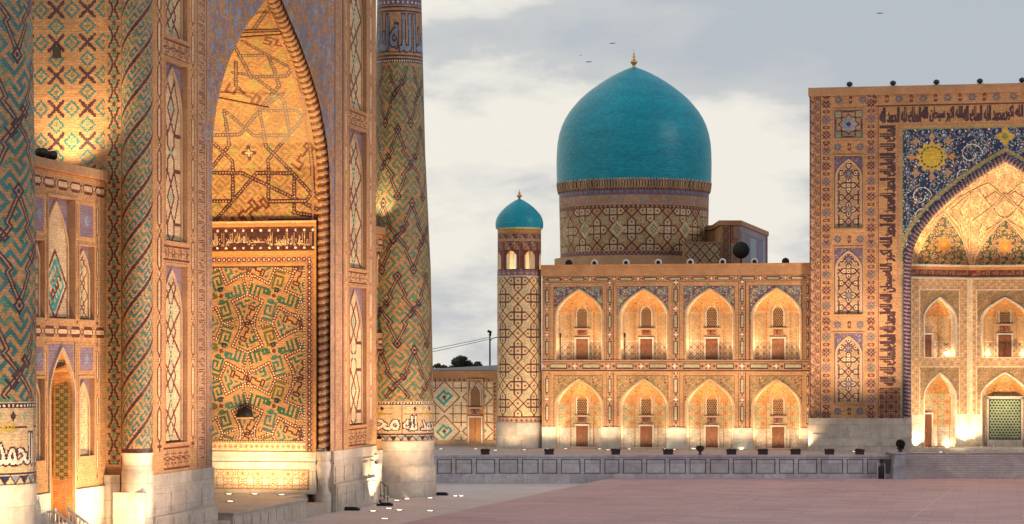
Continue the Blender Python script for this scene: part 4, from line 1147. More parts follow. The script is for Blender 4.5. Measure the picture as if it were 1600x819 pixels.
# --- niche interiors
QS = [-1, -.985, -.93, -.50, .50, .93, .985, 1]; DD = [0, .30, .45, 1.75, 1.75, .45, .30, 0]
DT = T_diam(.72, .95, 2, 20, .05, 8, .05); ST = T_star(.95, 2, 20, .05, 15, 8, .05); FT = T_floral(1.5, 8, 20, [9, 1, 20, 6, 9, 13], 50, .05, (.05, .11), 4)
def niche_canvas(uc, hw, d, v, cell=.05):
    cv = Cv(uc - hw, uc + hw, d['z0'], d['za'] - .02, 2, cell)
    z0 = d['z0']; H = d['zs'] - z0
    cv.tile(cv.u0, cv.u1, z0, cv.v1, DT if v else ST, uc, z0)
    if v: cv.tile(cv.u0, cv.u1, z0, z0 + H * .40, T_diam(.55, .6, 19, 13, .05, 20, .05), uc, z0)
    else: cv.tile(cv.u0, cv.u1, z0 + 2.3, cv.v1, ST, uc, z0); cv.rect(cv.u0, cv.u1, z0, z0 + 1.85, 10)
    cv.tile(cv.u0, cv.u1, d['zs'] + .25, cv.v1, FT, uc, z0)
    cv.rect(cv.u0, cv.u1, z0 + H * .40, z0 + H * .40 + .07, 19)
    for s in (-1, 1):
        cv.rect(uc + s * .50 * hw - .05, uc + s * .50 * hw + .05, z0, d['zs'] + .9, 8); cv.rect(uc + s * .90 * hw - .04, uc + s * .90 * hw + .04, z0, d['zs'] + .4, 8)
        cv.rect(min(uc + s * .93 * hw, uc + s * hw), max(uc + s * .93 * hw, uc + s * hw), z0, cv.v1, 19)
    # soffit edge stays plain
    cv.fn(cv.u0, cv.u1, d['zs'], cv.v1, lambda U, V: (np.abs(U - uc) > archw(V, hw, d['zs'], d['za']) * .90, 19))
    return cv
def door_set(parent, fr, uc, n, z0, dw=.60, dh=2.05, upper=True, win=True, wz=None, wood=WOOD):
    m = MB(); 
    m.fbox(fr, uc - dw, uc - .015, n - .07, n + .04, z0, z0 + dh); m.fbox(fr, uc + .015, uc + dw, n - .07, n + .04, z0, z0 + dh)
    for s in (-1, 1):
        for k in range(3):
            a = uc + s * dw * .5; m.fbox(fr, a - dw * .34, a + dw * .34, n - .10, n - .065, z0 + .12 + k * dh * .32, z0 + .12 + k * dh * .32 + dh * .25)
    D = m.build('door', wood, parent)
    m = MB(); m.fbox(fr, uc - .05, uc - .02, n - .16, n - .1, z0 + dh * .45, z0 + dh * .56); m.build('door_handle', GOLD, D)
    m = MB(); b = .15
    for a0, a1, q0, q1 in ((uc - dw - b, uc - dw, z0, z0 + dh + b), (uc + dw, uc + dw + b, z0, z0 + dh + b), (uc - dw, uc + dw, z0 + dh, z0 + dh + b)):
        m.fbox(fr, a0, a1, n - .14, n + .03, q0, q1)
    m.build('door_frame', MARBLE, D)
    if not win: return
    cv = Cv(uc - dw * .85, uc + dw * .85, z0 + dh + .28, z0 + dh + .95, 13, .04); cv.frame(cv.u0, cv.u1, cv.v0, cv.v1, .07, 20)
    cv.text('الملك لله', cv.u0 + .12, cv.u1 - .12, cv.v0 + .14, cv.v1 - .14, 8 if upper else 12)
    emit('name_panel', cv, npmap(fr, n - .05), parent)
    w0, w1 = z0 + dh + 1.12, z0 + dh + 3.25; hw = .52
    fb = [(-hw - .17, w0 - .1), (-hw - .17, w1 + .55), (hw + .17, w1 + .55), (hw + .17, w0 - .1)]
    m = MB()
    m.fbox(fr, uc - hw - .32, uc - hw - .18, n - .1, n + .03, w0 - .15, w1 + .5); m.fbox(fr, uc + hw + .18, uc + hw + .32, n - .1, n + .03, w0 - .15, w1 + .5)
    m.fbox(fr, uc - hw - .32, uc + hw + .32, n - .1, n + .03, w1 + .5, w1 + .62); m.fbox(fr, uc - hw - .3, uc + hw + .3, n - .22, n + .03, w0 - .22, w0 - .08)
    Wn = m.build('lattice_window', BRICKL, parent)
    cv = Cv(uc - hw, uc + hw, w0, w1 + .02, 0, .025); arch_mask(cv, uc, hw, w0, w1 - .75, w1, 16); emit('dark_pane', cv, npmap(fr, n - .03), Wn)
    cl = Cv(uc - hw, uc + hw, w0, w1, 0, .025); arch_mask(cl, uc, hw, w0, w1 - .75, w1, 1)
    def holes(U, V):
        r = np.floor(V / .18).astype(int); x_ = (U - uc + 9 + (r % 2) * .11) % .22 - .11; y_ = V % .18 - .09
        return (np.hypot(x_, y_) < .083) , 0
    cl.fn(cl.u0, cl.u1, cl.v0, cl.v1, holes); emit('lattice', cl, npmap(fr, n - .07), Wn)
    moulding('window_arch', fr, uc, arch_pts(hw, w0, w1 - .75, w1), .06, MARBLE, Wn, n0=n - .03, w=.1)
for lv in (1, 0):
    d = ZS[lv]
    for i, uc in enumerate(CXS):
        cv = niche_canvas(uc, HWN, d, lv)
        nn = emit('niche', cv, niche_map(fr, uc, HWN, d['zs'], d['za'], DD, QS), G, 3, 4)
        nn['label'] = ['bottom', 'top'][lv] + ' row niche, ' + ORD[i] + ' from the domed turret'
        moulding('arch_moulding', fr, uc, arch_pts(HWN, d['z0'], d['zs'], d['za']), .10, BRICKL, nn, n0=0, w=.15)
        door_set(nn, fr, uc, 1.72, d['z0'], upper=bool(lv), wood=(WOOD, WOOD2, WOOD)[(i * 2 + lv) % 3])
        m = MB(); m.box(uc - HWN - .05, uc + HWN + .05, YG - .05, YG + 1.75, d['z0'] - .1, d['z0']); m.build('niche_floor', MARBLE if not lv else BRICKL, nn)
        if lv and i < 2: m = MB(); m.tube([(uc - HWN + .38, YG + .2, d['z0']), (uc - HWN + .38, YG + .2, d['z0'] + 2.2)], .05); m.tube([(uc - HWN + .38, YG + .2, d['z0'] + 2.2), (uc - HWN + .38, YG + .2, d['z0'] + 2.6)], .1); m.build('lamp_post', IRON, nn)

# ------------------------------------------------------------------ grand portal (right)
YP = 226.0; xp = lambda px: XonY(px, YP)
UP = xp(1570.5); zp_ = lambda py: Zat(py, (xp(1265) + UP) / 2 * 0 + xp(1420), YP)
P2 = thing('entrance_portal', 'wide tiled portal with blue spandrels and a glowing golden vault, right edge of the photo', 'portal', (UP, YP, TZ))
HL = UP - xp(1265); XA, XB = UP - HL, UP + HL
ZT2 = zp_(134); HW2 = UP - xp(1412); ZS2, ZA2 = zp_(412), zp_(243)
c = Cv(XA, XB, zp_(654), zp_(147), 1, .05)
mir = lambda px: 2 * UP - xp(px)
def half(s):
    X = (lambda px: xp(px)) if s < 0 else mir
    def R(a, b, v0, v1, cc): c.rect(min(X(a), X(b)), max(X(a), X(b)), v0, v1, cc)
    zb, zt = zp_(654), zp_(147)
    R(1265, 1282, zb, zt, 1)
    T = T_floral(1.0, 20, 13, [13, 3, 8, 13], 22, .05, (.08, .14), 21)
    c.tile(min(X(1267), X(1280)), max(X(1267), X(1280)), zb, zt, T, 0, 0)
    R(1280.5, 1282, zb, zt, 3); R(1264.5, 1266.5, zb, zt, 13)
    # lotus-and-rosette borders
    def beads(u, v0, v1, r=.42):
        n = max(1, round((v1 - v0) / 1.45)); p = (v1 - v0) / n
        for i in range(n + 1):
            v = v0 + i * p; k = i % 2
            c.ros(u, v, r + .14, 17, 8, .1); c.ros(u, v, r, 18 if k else 3, 8, .22); c.ros(u, v, r * .62, 6 if k else 17, 4, .4); c.disc(u, v, r * .2, 3)
            for q in (-.13, .13): c.ros(u + q * 3, v + p / 2, .10, 20, 4, .3)
            c.ros(u, v + p / 2, .34, 13, 2, .5, 0); c.ros(u, v + p / 2, .17, 17, 2, .5, 0)
    for px in (1291, 1361): beads(X(px), zp_(648), zp_(160))
    # horizontal bead rows
    for py in (154, 228, 373, 507, 643):
        for px in ((1291, 1309, 1327, 1344, 1361) if py != 154 else (1291, 1310, 1329, 1348, 1367, 1386, 1405, 1424, 1443, 1462, 1481, 1500, 1519, 1538, 1557)):
            k = (px // 18) % 2; u = X(px); v = zp_(py)
            c.ros(u, v, .42 if not k else .36, 18 if not k else 13, 8 if not k else 2, .25 if not k else .5, pi / 2); c.ros(u, v, .2, 6 if not k else 17, 4, .4)
    R(1369, 1372, zb, zp_(164), 17); R(1401, 1406, zp_(604), zp_(194), 17); R(1372, 1373, zb, zp_(164), 13)
    # upright inscription
    vv = zp_(602); k = 0; sv_ = (zp_(194) - vv) / 7; tx = ['الملك لله الله', 'الحمد لله الملك', 'سبحان الله لله', 'الله اكبر الله', 'محمد الله الحمد', 'الملك الحمد لله']
    while k < 7:
        a, b = sorted((X(1375.5), X(1399)))
        c.text(tx[k % 6], a, b, vv, vv + sv_ - .1, 3, rot=1, fat=.045); c.line(((a + b) / 2, vv), ((a + b) / 2, vv + sv_), .06, 13); vv += sv_; k += 1
    c.tile(min(X(1374), X(1407)), max(X(1374), X(1407)), zb, zp_(606), T_star(.9, 20, 13, .06, 13, 3, .05), 0, 0)
    R(1407, 1413, zb, zp_(410), 6); R(1409, 1413, zb, zp_(410), 18)
half(-1); half(1)
tx = ['الملك لله الحمد لله', 'الله اكبر سبحان الله', 'محمد الله الملك لله', 'الحمد لله الله اكبر', 'سبحان الله الملك', 'الله الحمد لله']
a0 = xp(1375); W6 = (mir(1375) - a0) / 6
for k in range(6): c.text(tx[k], a0 + k * W6, a0 + (k + 1) * W6 - .06, zp_(191), zp_(168), 3, fat=.045)
c.rect(a0, mir(1375), zp_(180.4), zp_(179.4), 13)
c.rect(xp(1369), mir(1369), zp_(166), zp_(164), 13); c.rect(xp(1402), mir(1402), zp_(197), zp_(193.5), 17)
# blue spandrels
FB = T_floral(3.4, 5, 12, [7, 7, 20, 12, 8, 4, 15, 20], 210, .05, (.03, .06), 9); FB2 = T_floral(2.9, 0, 20, [20, 12], 6, .05, (.02, .04), 31)
sp0, sp1, sv0, sv1 = xp(1407), mir(1407), ZS2 - 1.0, zp_(199)
c.tile(sp0, sp1, sv0, sv1, FB, UP, sv1)
c.frame(sp0, sp1, sv0, sv1 + .0, .22, 6); c.frame(sp0 + .05, sp1 - .05, sv0, sv1 - .05, .06, 20)
for s in (-1, 1):
    for R_, x_, y_, n in ((4.4, 6.9, 0, 0), (3.2, 3.4, .3, 1)):
        cx = UP + s * x_; cz = zp_(246)
    cx = UP + s * (UP - xp(1456)); cz = zp_(246)
    for k in range(4):
        aa = k * pi / 2
        c.poly([(cx + 1.85 * cos(aa) + q * .3 * cos(aa + w) , cz + 1.85 * sin(aa) + q * .3 * sin(aa + w)) for q, w in ((1.6, 0), (1, pi / 2), (1.6, pi), (1, 3 * pi / 2))], 8 if k % 2 == 0 else 20)
        aa += pi / 4; c.ros(cx + 2.1 * cos(aa), cz + 2.1 * sin(aa), .42, 20, 4, .3)
    c.ros(cx, cz, 1.55, 20, 12, .12); c.ros(cx, cz, 1.42, 9, 12, .12); c.disc(cx, cz, 1.02, 6, .92); c.ros(cx, cz, .85, 9, 16, .08)
    for k in range(16): c.disc(cx + .97 * cos(k * pi / 8), cz + .97 * sin(k * pi / 8), .09, 3)
    for k, (dx, dz, R_) in enumerate(((3.6, .2, 1.1), (-1.0, -3.7, 1.0), (-.9, -5.6, .9), (2.9, -1.9, .8))):
        c.path([(cx - s * dx + R_ * cos(t_ / 6) * (1 - t_ / 60), cz + dz + R_ * sin(t_ / 6) * (1 - t_ / 60)) for t_ in range(40)], .07, 7)
cx, cz = UP - .35, zp_(216)
c.ros(UP, cz, .9, 20, 4, .25, pi / 4 * 0); c.ros(UP, cz, .78, 9, 4, .25); c.disc(UP, cz, .3, 6)
pts = arch_pts(HW2, ZS2 - 14, ZS2, ZA2, 30)
P_ = [(UP + a, b) for a, b in pts]
c.path([(UP + a * 1.035, b + .38) for a, b in arch_pts(HW2, ZS2, ZS2, ZA2, 30, foot=False)], .36, 6); c.path([(UP + a * 1.035, b + .38) for a, b in arch_pts(HW2, ZS2, ZS2, ZA2, 30, foot=False)], .2, 20, dash=.4)
arch_mask(c, UP, HW2, zp_(660), ZS2, ZA2, 0)
PAN = [(zp_(214), zp_(170), 'sq'), (zp_(356), zp_(242), 'ar'), (zp_(491), zp_(386), 'ar'), (zp_(630), zp_(520), 'ar')]
for s in (-1, 1):
    X = (lambda px: xp(px)) if s < 0 else mir
    a, b = sorted((X(1303.5), X(1348)))
    for v0, v1, kd in PAN: c.rect(a, b, v0, v1, 0)
emit('front_tilework', c, plane_map(Y=YP), P2)
frP = frameY(YP)
GP2 = T_star(1.35, 19, 3, .09, 11, 15, .05)
for s in (-1, 1):
    X = (lambda px: xp(px)) if s < 0 else mir
    a, b = sorted((X(1303.5), X(1348)))
    for k, (v0, v1, kd) in enumerate(PAN):
        cv = Cv(a, b, v0, v1, 18, .05); um = (a + b) / 2
        for q in range(40): cv.ros(RNG.uniform(a, b), RNG.uniform(v1 - 1.6, v1), .09, [11, 12, 20][q % 3], 5)
        if kd == 'sq':
            cv.tile(a + .12, b - .12, v0 + .12, v1 - .12, T_star(b - a - .24, 20, 3, .1, 12, 15, .05), um, (v0 + v1) / 2)
        else:
            hw = (b - a) / 2 - .12; arch_mask(cv, um, hw, v0, v1 - 1.9, v1 - .25, 20)
            hw -= .2; M = cv.a.copy(); arch_mask(cv, um, hw, v0 + .12, v1 - 1.9, v1 - .5, 29); msk = cv.a == 29
            g = Cv(a, b, v0, v1, 20, .05); g.tile(a, b, v0, v1, T_hexcross(1.15, 20, 3, .11, 6, 13, 2), um, v0 + 1.8); g.tile(a, b, v0, v1, Cv(0, 1, 0, 1, 0, .5), 0, 0)
            for zz in np.arange(v0 + 1.8, v1, 3.4): g.ros(um, zz, .52, 3, 8, .3); g.ros(um, zz, .42, 18, 8, .3); g.ros(um, zz, .2, 6, 8, .3)
            cv.a[msk] = g.a[msk]
        o = emit('framed_panel', cv, plane_map(Y=YP + .16), P2)
        m = MB()
        for q0, q1, r0, r1 in ((a - .1, a, v0 - .1, v1 + .1), (b, b + .1, v0 - .1, v1 + .1), (a, b, v0 - .1, v0), (a, b, v1, v1 + .1)): m.box(q0, q1, YP - .06, YP + .17, r0, r1)
        m.build('panel_surround', BRICK, o)
        if kd == 'ar': moulding('arch_edging', frP, um, arch_pts((b - a) / 2 - .2, v0, v1 - 1.9, v1 - .4), .05, BRICKL, o, n0=.15, w=.12)
for s in (-1, 1): m = MB(); m.box(UP + s * HW2, UP + s * (HW2 - .75), YP - .06, YP + 1.4, TZ, zp_(652)); m.build('jamb_foot', MARBLE2, P2)
m = MB(); m.box(XA - .12, XB + .12, YP - .14, YP + 7, zp_(147), ZT2); m.build('brick_coping', BRICK, P2)
for s in (-1, 1):
    m = MB(); a, b = sorted((UP + s * HL, UP + s * HW2)); 
    m.box(a - (.1 if s < 0 else 0), b + (.1 if s > 0 else 0), YP - .15, YP + 1.2, TZ, zp_(654))
    for k in range(4):
        w = (b - a - .3) / 4; m.box(a + .15 + k * w + .15, a + .15 + (k + 1) * w - .15, YP - .2, YP - .1, TZ + .5, TZ + 1.6)
    m.build('marble_plinth', MARBLE2, P2)
m = MB()
for s in (-1, 1):
    a, b = sorted((UP + s * (HL - .03), UP + s * (HW2 + .3))); m.box(a, b, YP + .3, YP + 7, TZ, zp_(147))
m.box(UP - HW2 - 1, UP + HW2 + 1, YP + 7.1, YP + 8, TZ, zp_(147)); m.box(UP - HW2 - 1, UP + HW2 + 1, YP + .5, YP + 7, ZA2 + .3, zp_(147))
m.box(UP + HL - .05, UP + HL, YP, YP + .3, TZ, zp_(147)); m.box(UP - HL, UP - HL + .05, YP + .01, YP + .3, TZ, zp_(147))
m.build('portal_mass', BRICK, P2)
rp = arch_pts(HW2 - .35, zp_(652), ZS2, ZA2 - .35, 50)
rope('twisted_rope_moulding', rp, UP, .36, P2, 0, lambda a, z, b: (a, YP + .15 + b, z), 0.36, 1, su=.07, nphi=22, cols=(3, 11, 3))
rp2 = np.array([(UP + a, b) for a, b in arch_pts(HW2 - .5, TZ, ZS2, ZA2 - .5, 50)]); d2 = np.r_[0, np.cumsum(np.hypot(*np.diff(rp2, axis=0).T))]
cv = Cv(0, d2[-1], 0, 1.0, 19, .3, .1); cv.rect(0, d2[-1], .35, .45, 20); emit('arch_reveal', cv, lambda U, V: (np.interp(U, d2, rp2[:, 0]), YP + .3 + V, np.interp(U, d2, rp2[:, 1])), P2, 2, 20)

# inner walls: splayed sides, flat back
DPT = 5.0; wI = HW2 - .5; XQ = UP - xp(1514)
PL = [((UP - wI, YP + 1.0), (UP - XQ, YP + DPT)), ((UP - XQ, YP + DPT), (UP + XQ, YP + DPT)), ((UP + XQ, YP + DPT), (UP + wI, YP + 1.0))]
zi = lambda py: Zat(py, xp(1480), YP + 3)
ZF = TZ + .35
IT = T_star(.8, 2, 20, .05, 20, 8, .05); IF = T_floral(1.4, 25, 20, [20, 6, 13, 8, 1, 15, 2], 70, .05, (.04, .1), 14)
for w, (p, q) in enumerate(PL):
    f = frameO(p, q) ; L = math.hypot(q[0] - p[0], q[1] - p[1])
    nchk = f(0, 0, 1.0)
    c = Cv(0, L, ZF, zi(414), 2, .05)
    c.tile(0, L, ZF, zi(414), IT, 0, 0)
    c.rect(0, L, zi(432), zi(421), 13); c.text('الحمد لله الملك لله الله اكبر', .2, L - .2, zi(431), zi(422), 20)
    c.rect(0, L, zi(421), zi(414), 8); c.rect(0, L, zi(436), zi(433), 19); c.rect(0, L, ZF, zi(648), 10)
    uc = L / 2; hw = 1.75 if w != 1 else 2.15
    ups = dict(z0=zi(558), zs=zi(498), za=zi(466)); los = dict(z0=ZF, zs=zi(620), za=zi(584))
    for dd_, top in ((ups, 452), (los, 572)):
        c.frame(uc - hw - .55, uc + hw + .55, dd_['z0'], zi(top), .1, 19); c.tile(uc - hw - .4, uc + hw + .4, dd_['zs'] - .3, zi(top) - .15, IF, 0, 0)
        arch_mask(c, uc, hw, dd_['z0'], dd_['zs'], dd_['za'], 0)
    c.rect(0, .3, ZF, zi(436), 19); c.rect(L - .3, L, ZF, zi(436), 19)
    IW = emit('inner_wall', c, npmap(f, 0), P2)
    for lv, dd_ in enumerate((los, ups)):
        cv = niche_canvas(uc, hw, dd_, lv)
        nn = emit('inner_niche', cv, niche_map(f, uc, hw, dd_['zs'], dd_['za'], [0, .4, .55, 1.6, 1.6, .55, .4, 0], QS), IW, 3, 4)
        moulding('arch_moulding', f, uc, arch_pts(hw, dd_['z0'], dd_['zs'], dd_['za']), .09, MARBLE, IW, n0=0, w=.14)
        if w == 1 and lv == 0:      # green lattice screen
            m = MB(); m.fbox(f, uc - 1.5, uc + 1.5, .9, 1.0, TZ + 1.0, TZ + 4.9); m.build('screen_backing', GLASS, IW)
            g = Cv(uc - 1.5, uc + 1.5, TZ + 1.0, TZ + 4.9, 14, .03)
            def hl(U, V):
                r = np.floor(V / .26).astype(int); x_ = (U + (r % 2) * .15) % .3 - .15; y_ = V % .26 - .13
                return np.hypot(x_, y_) < .10, 0
            g.a[:] = 15; g.fn(g.u0, g.u1, g.v0, g.v1, hl); g.frame(g.u0, g.u1, g.v0, g.v1, .1, 14); emit('green_lattice_screen', g, npmap(f, .86), IW)
            m = MB()
            for s in (-1, 1): m.fbox(f, uc + s * 1.5, uc + s * 1.72, .7, 1.0, ZF, TZ + 5.05)
            m.fbox(f, uc - 1.72, uc + 1.72, .7, 1.0, TZ + 4.9, TZ + 5.15); m.fbox(f, uc - 1.72, uc + 1.72, .6, 1.0, ZF, TZ + 1.0); m.build('screen_frame', MARBLE, IW)
        else:
            off = 0 if w == 1 else (-.75 if w == 0 else .75)
            door_set(IW, f, uc + off * (1 if w == 0 else 1), 1.52 if w == 1 else 1.25, dd_['z0'], dw=.62, dh=2.15 if lv else 3.1, upper=True, win=(w == 1), wood=WOOD)
        m = MB(); m.fbox(f, uc - hw - .05, uc + hw + .05, -.08, 1.7, dd_['z0'] - .1, dd_['z0']); m.build('niche_floor', MARBLE, IW)
m = MB(); m.box(UP - wI, UP + wI, YP + .3, YP + DPT + .2, TZ, ZF); m.box(UP - wI, UP + wI, YP - .1, YP + .3, TZ, ZF - .1); m.build('inner_floor', MARBLE, P2)
m = MB()
for w, (p, q) in enumerate(PL):
    f = frameO(p, q); L = math.hypot(q[0] - p[0], q[1] - p[1]); m.fbox(f, 0, L, -.28, .1, zi(416.5), zi(413.5)); m.fbox(f, 0, L, -.12, .1, zi(436), zi(433.5))
m.build('inner_cornice', MARBLE, P2)
# ribbed half-dome
RIBS = []
ZV = zi(414); HV = ZA2 - .5
c = Cv(UP - wI, UP + wI, ZV, HV - .03, 2, .05)
VF = T_floral(1.6, 2, 17, [8, 20, 17, 13, 25, 6, 13], 120, .05, (.04, .1), 15); c.tile(c.u0, c.u1, ZV, HV, VF, UP, ZV)
zv = lambda py: ZV + (412.0 - py) / (412 - 258.0) * (HV - ZV)
ux = lambda px: UP + (px - 1570.5) / 145.0 * wI
DF = T_floral(1.5, 14, 20, [8, 8, 17, 20, 9, 8, 1, 13], 100, .05, (.05, .11), 16)
def lunette(pc, hwp, top):
    uc = ux(pc); hw = hwp / 145 * wI; zt = zv(top)
    c.fn(uc - hw, uc + hw, ZV, zt, lambda U, V: (np.abs(U - uc) <= archw(V, hw, ZV + .2, zt, 1.5), 28)); mk = c.a == 28
    g = Cv(c.u0, c.u1, c.v0, c.v1, 1, .05); g.tile(c.u0, c.u1, ZV, HV, DF, uc, ZV)
    zc = ZV + (zt - ZV) * .40; g.ros(uc, zc, .95, 20, 8, .25); g.ros(uc, zc, .8, 8, 8, .25); g.ros(uc, zc, .3, 9, 6, .25)
    c.a[mk] = g.a[mk]
    for sc, lw, cc in ((1, .16, 19), (1.06, .05, 17)):
        pts = [(float(archw(zz, hw, ZV + .2, zt, 1.5)) * sc, ZV + (zz - ZV) * sc) for zz in np.linspace(ZV, zt, 24)]
        c.path([(uc + a, b) for a, b in pts] + [(uc - a, b) for a, b in pts[::-1]], lw, cc)
        if sc == 1: RIBS.append([(uc + a, b) for a, b in pts[::3]] + [(uc, zt)]); RIBS.append([(uc - a, b) for a, b in pts[::3]] + [(uc, zt)])
for s in (-1, 1): lunette(1570.5 + s * 93, 43, 334)
lunette(1570.5, 47, 340)
for s in (-1, 1):
    e = lambda px, py: (ux(1570.5 + s * (1570.5 - px)), zv(py))
    for q in ([(1517, 412), (1516, 340), (1516, 305)], [(1517, 412), (1500, 350), (1486, 336)], [(1517, 412), (1530, 360), (1556, 320), (1570, 305)], [(1487, 330), (1527, 298), (1560, 337), (1600, 360)],
              [(1527, 298), (1545, 290), (1572, 312), (1620, 345)], [(1555, 325), (1585, 303), (1600, 312)], [(1440, 390), (1462, 345), (1500, 312), (1527, 298)], [(1517, 412), (1508, 352), (1500, 330), (1527, 298)]):
        RIBS.append([e(*k) for k in q])
pl_q = [-1, -.98, -(XQ / wI), XQ / wI, .98, 1]; pl_d = [0, .35, DPT - .3, DPT - .3, .35, 0]
def vm2(U, V):
    w = archw(np.minimum(V, HV - .03), wI, ZV, HV); du = np.clip(U - UP, -w, w); q = du / w
    D = np.interp(q, pl_q, pl_d) * .35 + .65 * (DPT - .2) * np.sqrt(np.clip(1 - q * q, 0, 1))
    return (UP + du, YP + .9 + D * (w / wI) ** .8 * .95, V)
hd = emit('ribbed_half_dome', c, vm2, P2, 4, 4)
def rib(pts, r):
    Q = []
    for (a, b), (a2, b2) in zip(pts[:-1], pts[1:]):
        for k in range(7): Q.append((a + (a2 - a) * k / 7, b + (b2 - b) * k / 7))
    Q.append(pts[-1]); U = np.array([q[0] for q in Q]); V = np.array([min(q[1], HV - .1) for q in Q]); X_, Y_, Z_ = vm2(U, V)
    mb = MB(); mb.tube([(a, b - .05, c_) for a, b, c_ in zip(X_, Y_, Z_)], r, 6); mb.build('plaster_rib', BRICKL, hd)
for q in RIBS: rib(q, .06)

# ------------------------------------------------------------------ round corner turret
dT = depth(xg(811), YG + 1); TX, TY = PD(811.5, dT); rT = 34.5 / F * dT; zt_ = lambda py: 10.4 + (568 - py) / F * (dT - rT * 0)
T1 = thing('corner_turret', 'round patterned brick turret with an open lantern and small turquoise dome', 'turret', (TX, TY, TZ))
Cc = 2 * pi * rT
c = Cv(-Cc / 2, Cc / 2, zt_(660), zt_(424), 1, .05)
HC = T_hexcross(Cc / 9, 2, 3, .11, 15, 13, None, .05)
HCa = T_hexcross(Cc / 8, 2, 3, .11, 15, 13, None, .05)
c.tile(c.u0, c.u1, zt_(651), zt_(432), HCa, .3, zt_(440)); c.rect(c.u0, c.u1, zt_(652), zt_(650), 3)
c.rect(c.u0, c.u1, zt_(432), zt_(424), 18); 
for u in np.arange(c.u0, c.u1, .62): c.ros(u, zt_(428), .2, 20, 4, .4)
c.rect(c.u0, c.u1, zt_(433.5), zt_(432), 19)
c.rect(c.u0, c.u1, zt_(660), zt_(652), 20)
for k_, u in enumerate(np.arange(c.u0, c.u1, .5)): c.ros(u, zt_(656), .16, 13, 4, .3)
cyl = lambda r: (lambda U, V: (TX + r * np.sin(U / r), TY - r * np.cos(U / r), V))
emit('shaft', c, cyl(rT), T1, 3, 10**6)
rL = rT * .985; Cl = 2 * pi * rL
c = Cv(-Cl / 2, Cl / 2, zt_(424), zt_(357), 18, .05)
c.rect(c.u0, c.u1, zt_(424), zt_(366), 17); FTT = T_floral(1.0, 13, 20, [15, 20, 8, 12], 40, .05, (.05, .12), 44)
for k in range(7):
    a = radians(-10.4 + k * 360 / 7) ; u = ((a * rL + Cl / 2) % Cl) - Cl / 2
    c.rect(u - .85, u + .85, zt_(423), zt_(378), 13); c.tile(u - .78, u + .78, zt_(392), zt_(379), FTT, u, 0)
    arch_mask(c, u, .60, zt_(421.5), zt_(403), zt_(392.5), 0)
    c.tile(u + .9, u + 1.1, zt_(421), zt_(380), T_diam(.2, .4, 20, 13, .05, 13), 0, 0)
c.rect(c.u0, c.u1, zt_(378), zt_(374), 20); c.tile(c.u0, c.u1, zt_(374), zt_(367), FTT, 0, 0); c.rect(c.u0, c.u1, zt_(366), zt_(363), 8); c.rect(c.u0, c.u1, zt_(363), zt_(357), 9)
for u in np.arange(c.u0, c.u1, .2): c.rect(u, u + .06, zt_(363), zt_(357), 13)
emit('lantern', c, cyl(rL), T1, 3, 10**6)
m = MB()
for k in range(7):
    a = radians(-10.4 + (k + .5) * 360 / 7) - pi / 2; rI = rL - .45
    a0_, a1_ = a - .23, a + .23
    q = [(TX + rr_ * cos(t_), TY + rr_ * sin(t_)) for rr_, t_ in ((rL - .02, a0_), (rL - .02, a1_), (rI, a1_), (rI, a0_))]
    m.prism(q, zt_(424), zt_(391))
m.lathe(TX, TY, [(.01, zt_(388)), (rL - .03, zt_(390)), (rL - .03, zt_(388)), (.01, zt_(384))], 28); m.lathe(TX, TY, [(.01, zt_(422)), (rL - .03, zt_(422.5)), (rL - .03, zt_(424)), (.01, zt_(425))], 28)
m.lathe(TX, TY, [(.35, zt_(423)), (.35, zt_(389))], 12)
m.build('lantern_piers', mat_plain('pale_lantern_plaster', (.66, .55, .42), .8, 0, .1), T1)
pf = [(37, 357), (37.5, 352), (37.2, 347), (35.5, 341), (32.5, 335.5), (28, 330), (22, 324), (15, 318.5), (8, 314), (3, 311.5), (.1, 310.5)]
m = MB(); m.lathe(TX, TY, [(a / F * dT, zt_(b)) for a, b in pf], 48); m.build('dome', DOME, T1)
m = MB(); m.lathe(TX, TY, [(rL + .06, zt_(359)), (rL + .14, zt_(357.5)), (rL + .14, zt_(356.3)), (rL + .02, zt_(355.5))], 48); m.build('dome_ring', MARBLE2, T1)
m = MB(); m.lathe(TX, TY, [(.1, zt_(311)), (.12, zt_(309)), (.26, zt_(307)), (.24, zt_(305)), (.07, zt_(303)), (.14, zt_(302)), (.05, zt_(300)), (.02, zt_(296))], 12); m.build('finial', GOLD, T1)
m = MB(); m.lathe(TX, TY, [(rT + .14, TZ), (rT + .14, zt_(660)), (rT + .02, zt_(658.5))], 40); m.build('marble_base', MARBLE2, T1)

# ------------------------------------------------------------------ great dome
dD = 255.0; DX, DY = PD(990.5, dD); zd = lambda py: 10.4 + (568 - py) / F * dD; k_ = dD / F
D1 = thing('great_dome', 'great pointed turquoise dome on a tall patterned drum, rising behind the arcade', 'dome', (DX, DY, 0.0))
pf = [(120.3, 291), (120.8, 275), (121, 255), (120.6, 240), (119.5, 225), (117, 211), (113, 198), (107.5, 186), (101, 175.5), (93, 165.5), (84, 155.5), (74, 146.5), (63, 138), (51, 129.5), (39, 122), (27, 115.5), (15, 109.8), (6, 106.2), (.3, 104.5)]
m = MB(); m.lathe(DX, DY, [(a * k_, zd(b)) for a, b in pf], 96); m.build('dome_shell', DOME, D1)
m = MB(); m.lathe(DX, DY, [(.25, zd(105.5)), (.16, zd(103)), (.2, zd(101)), (.36, zd(98.5)), (.38, zd(96.5)), (.16, zd(93)), (.07, zd(91)), (.18, zd(89)), (.07, zd(87)), (.13, zd(85)), (.05, zd(83)), (.02, zd(78))], 16); m.build('finial', GOLD, D1)
rD = 117 * k_; Cc = 2 * pi * rD
c = Cv(-Cc / 2, Cc / 2, zd(420), zd(303), 20, .07)
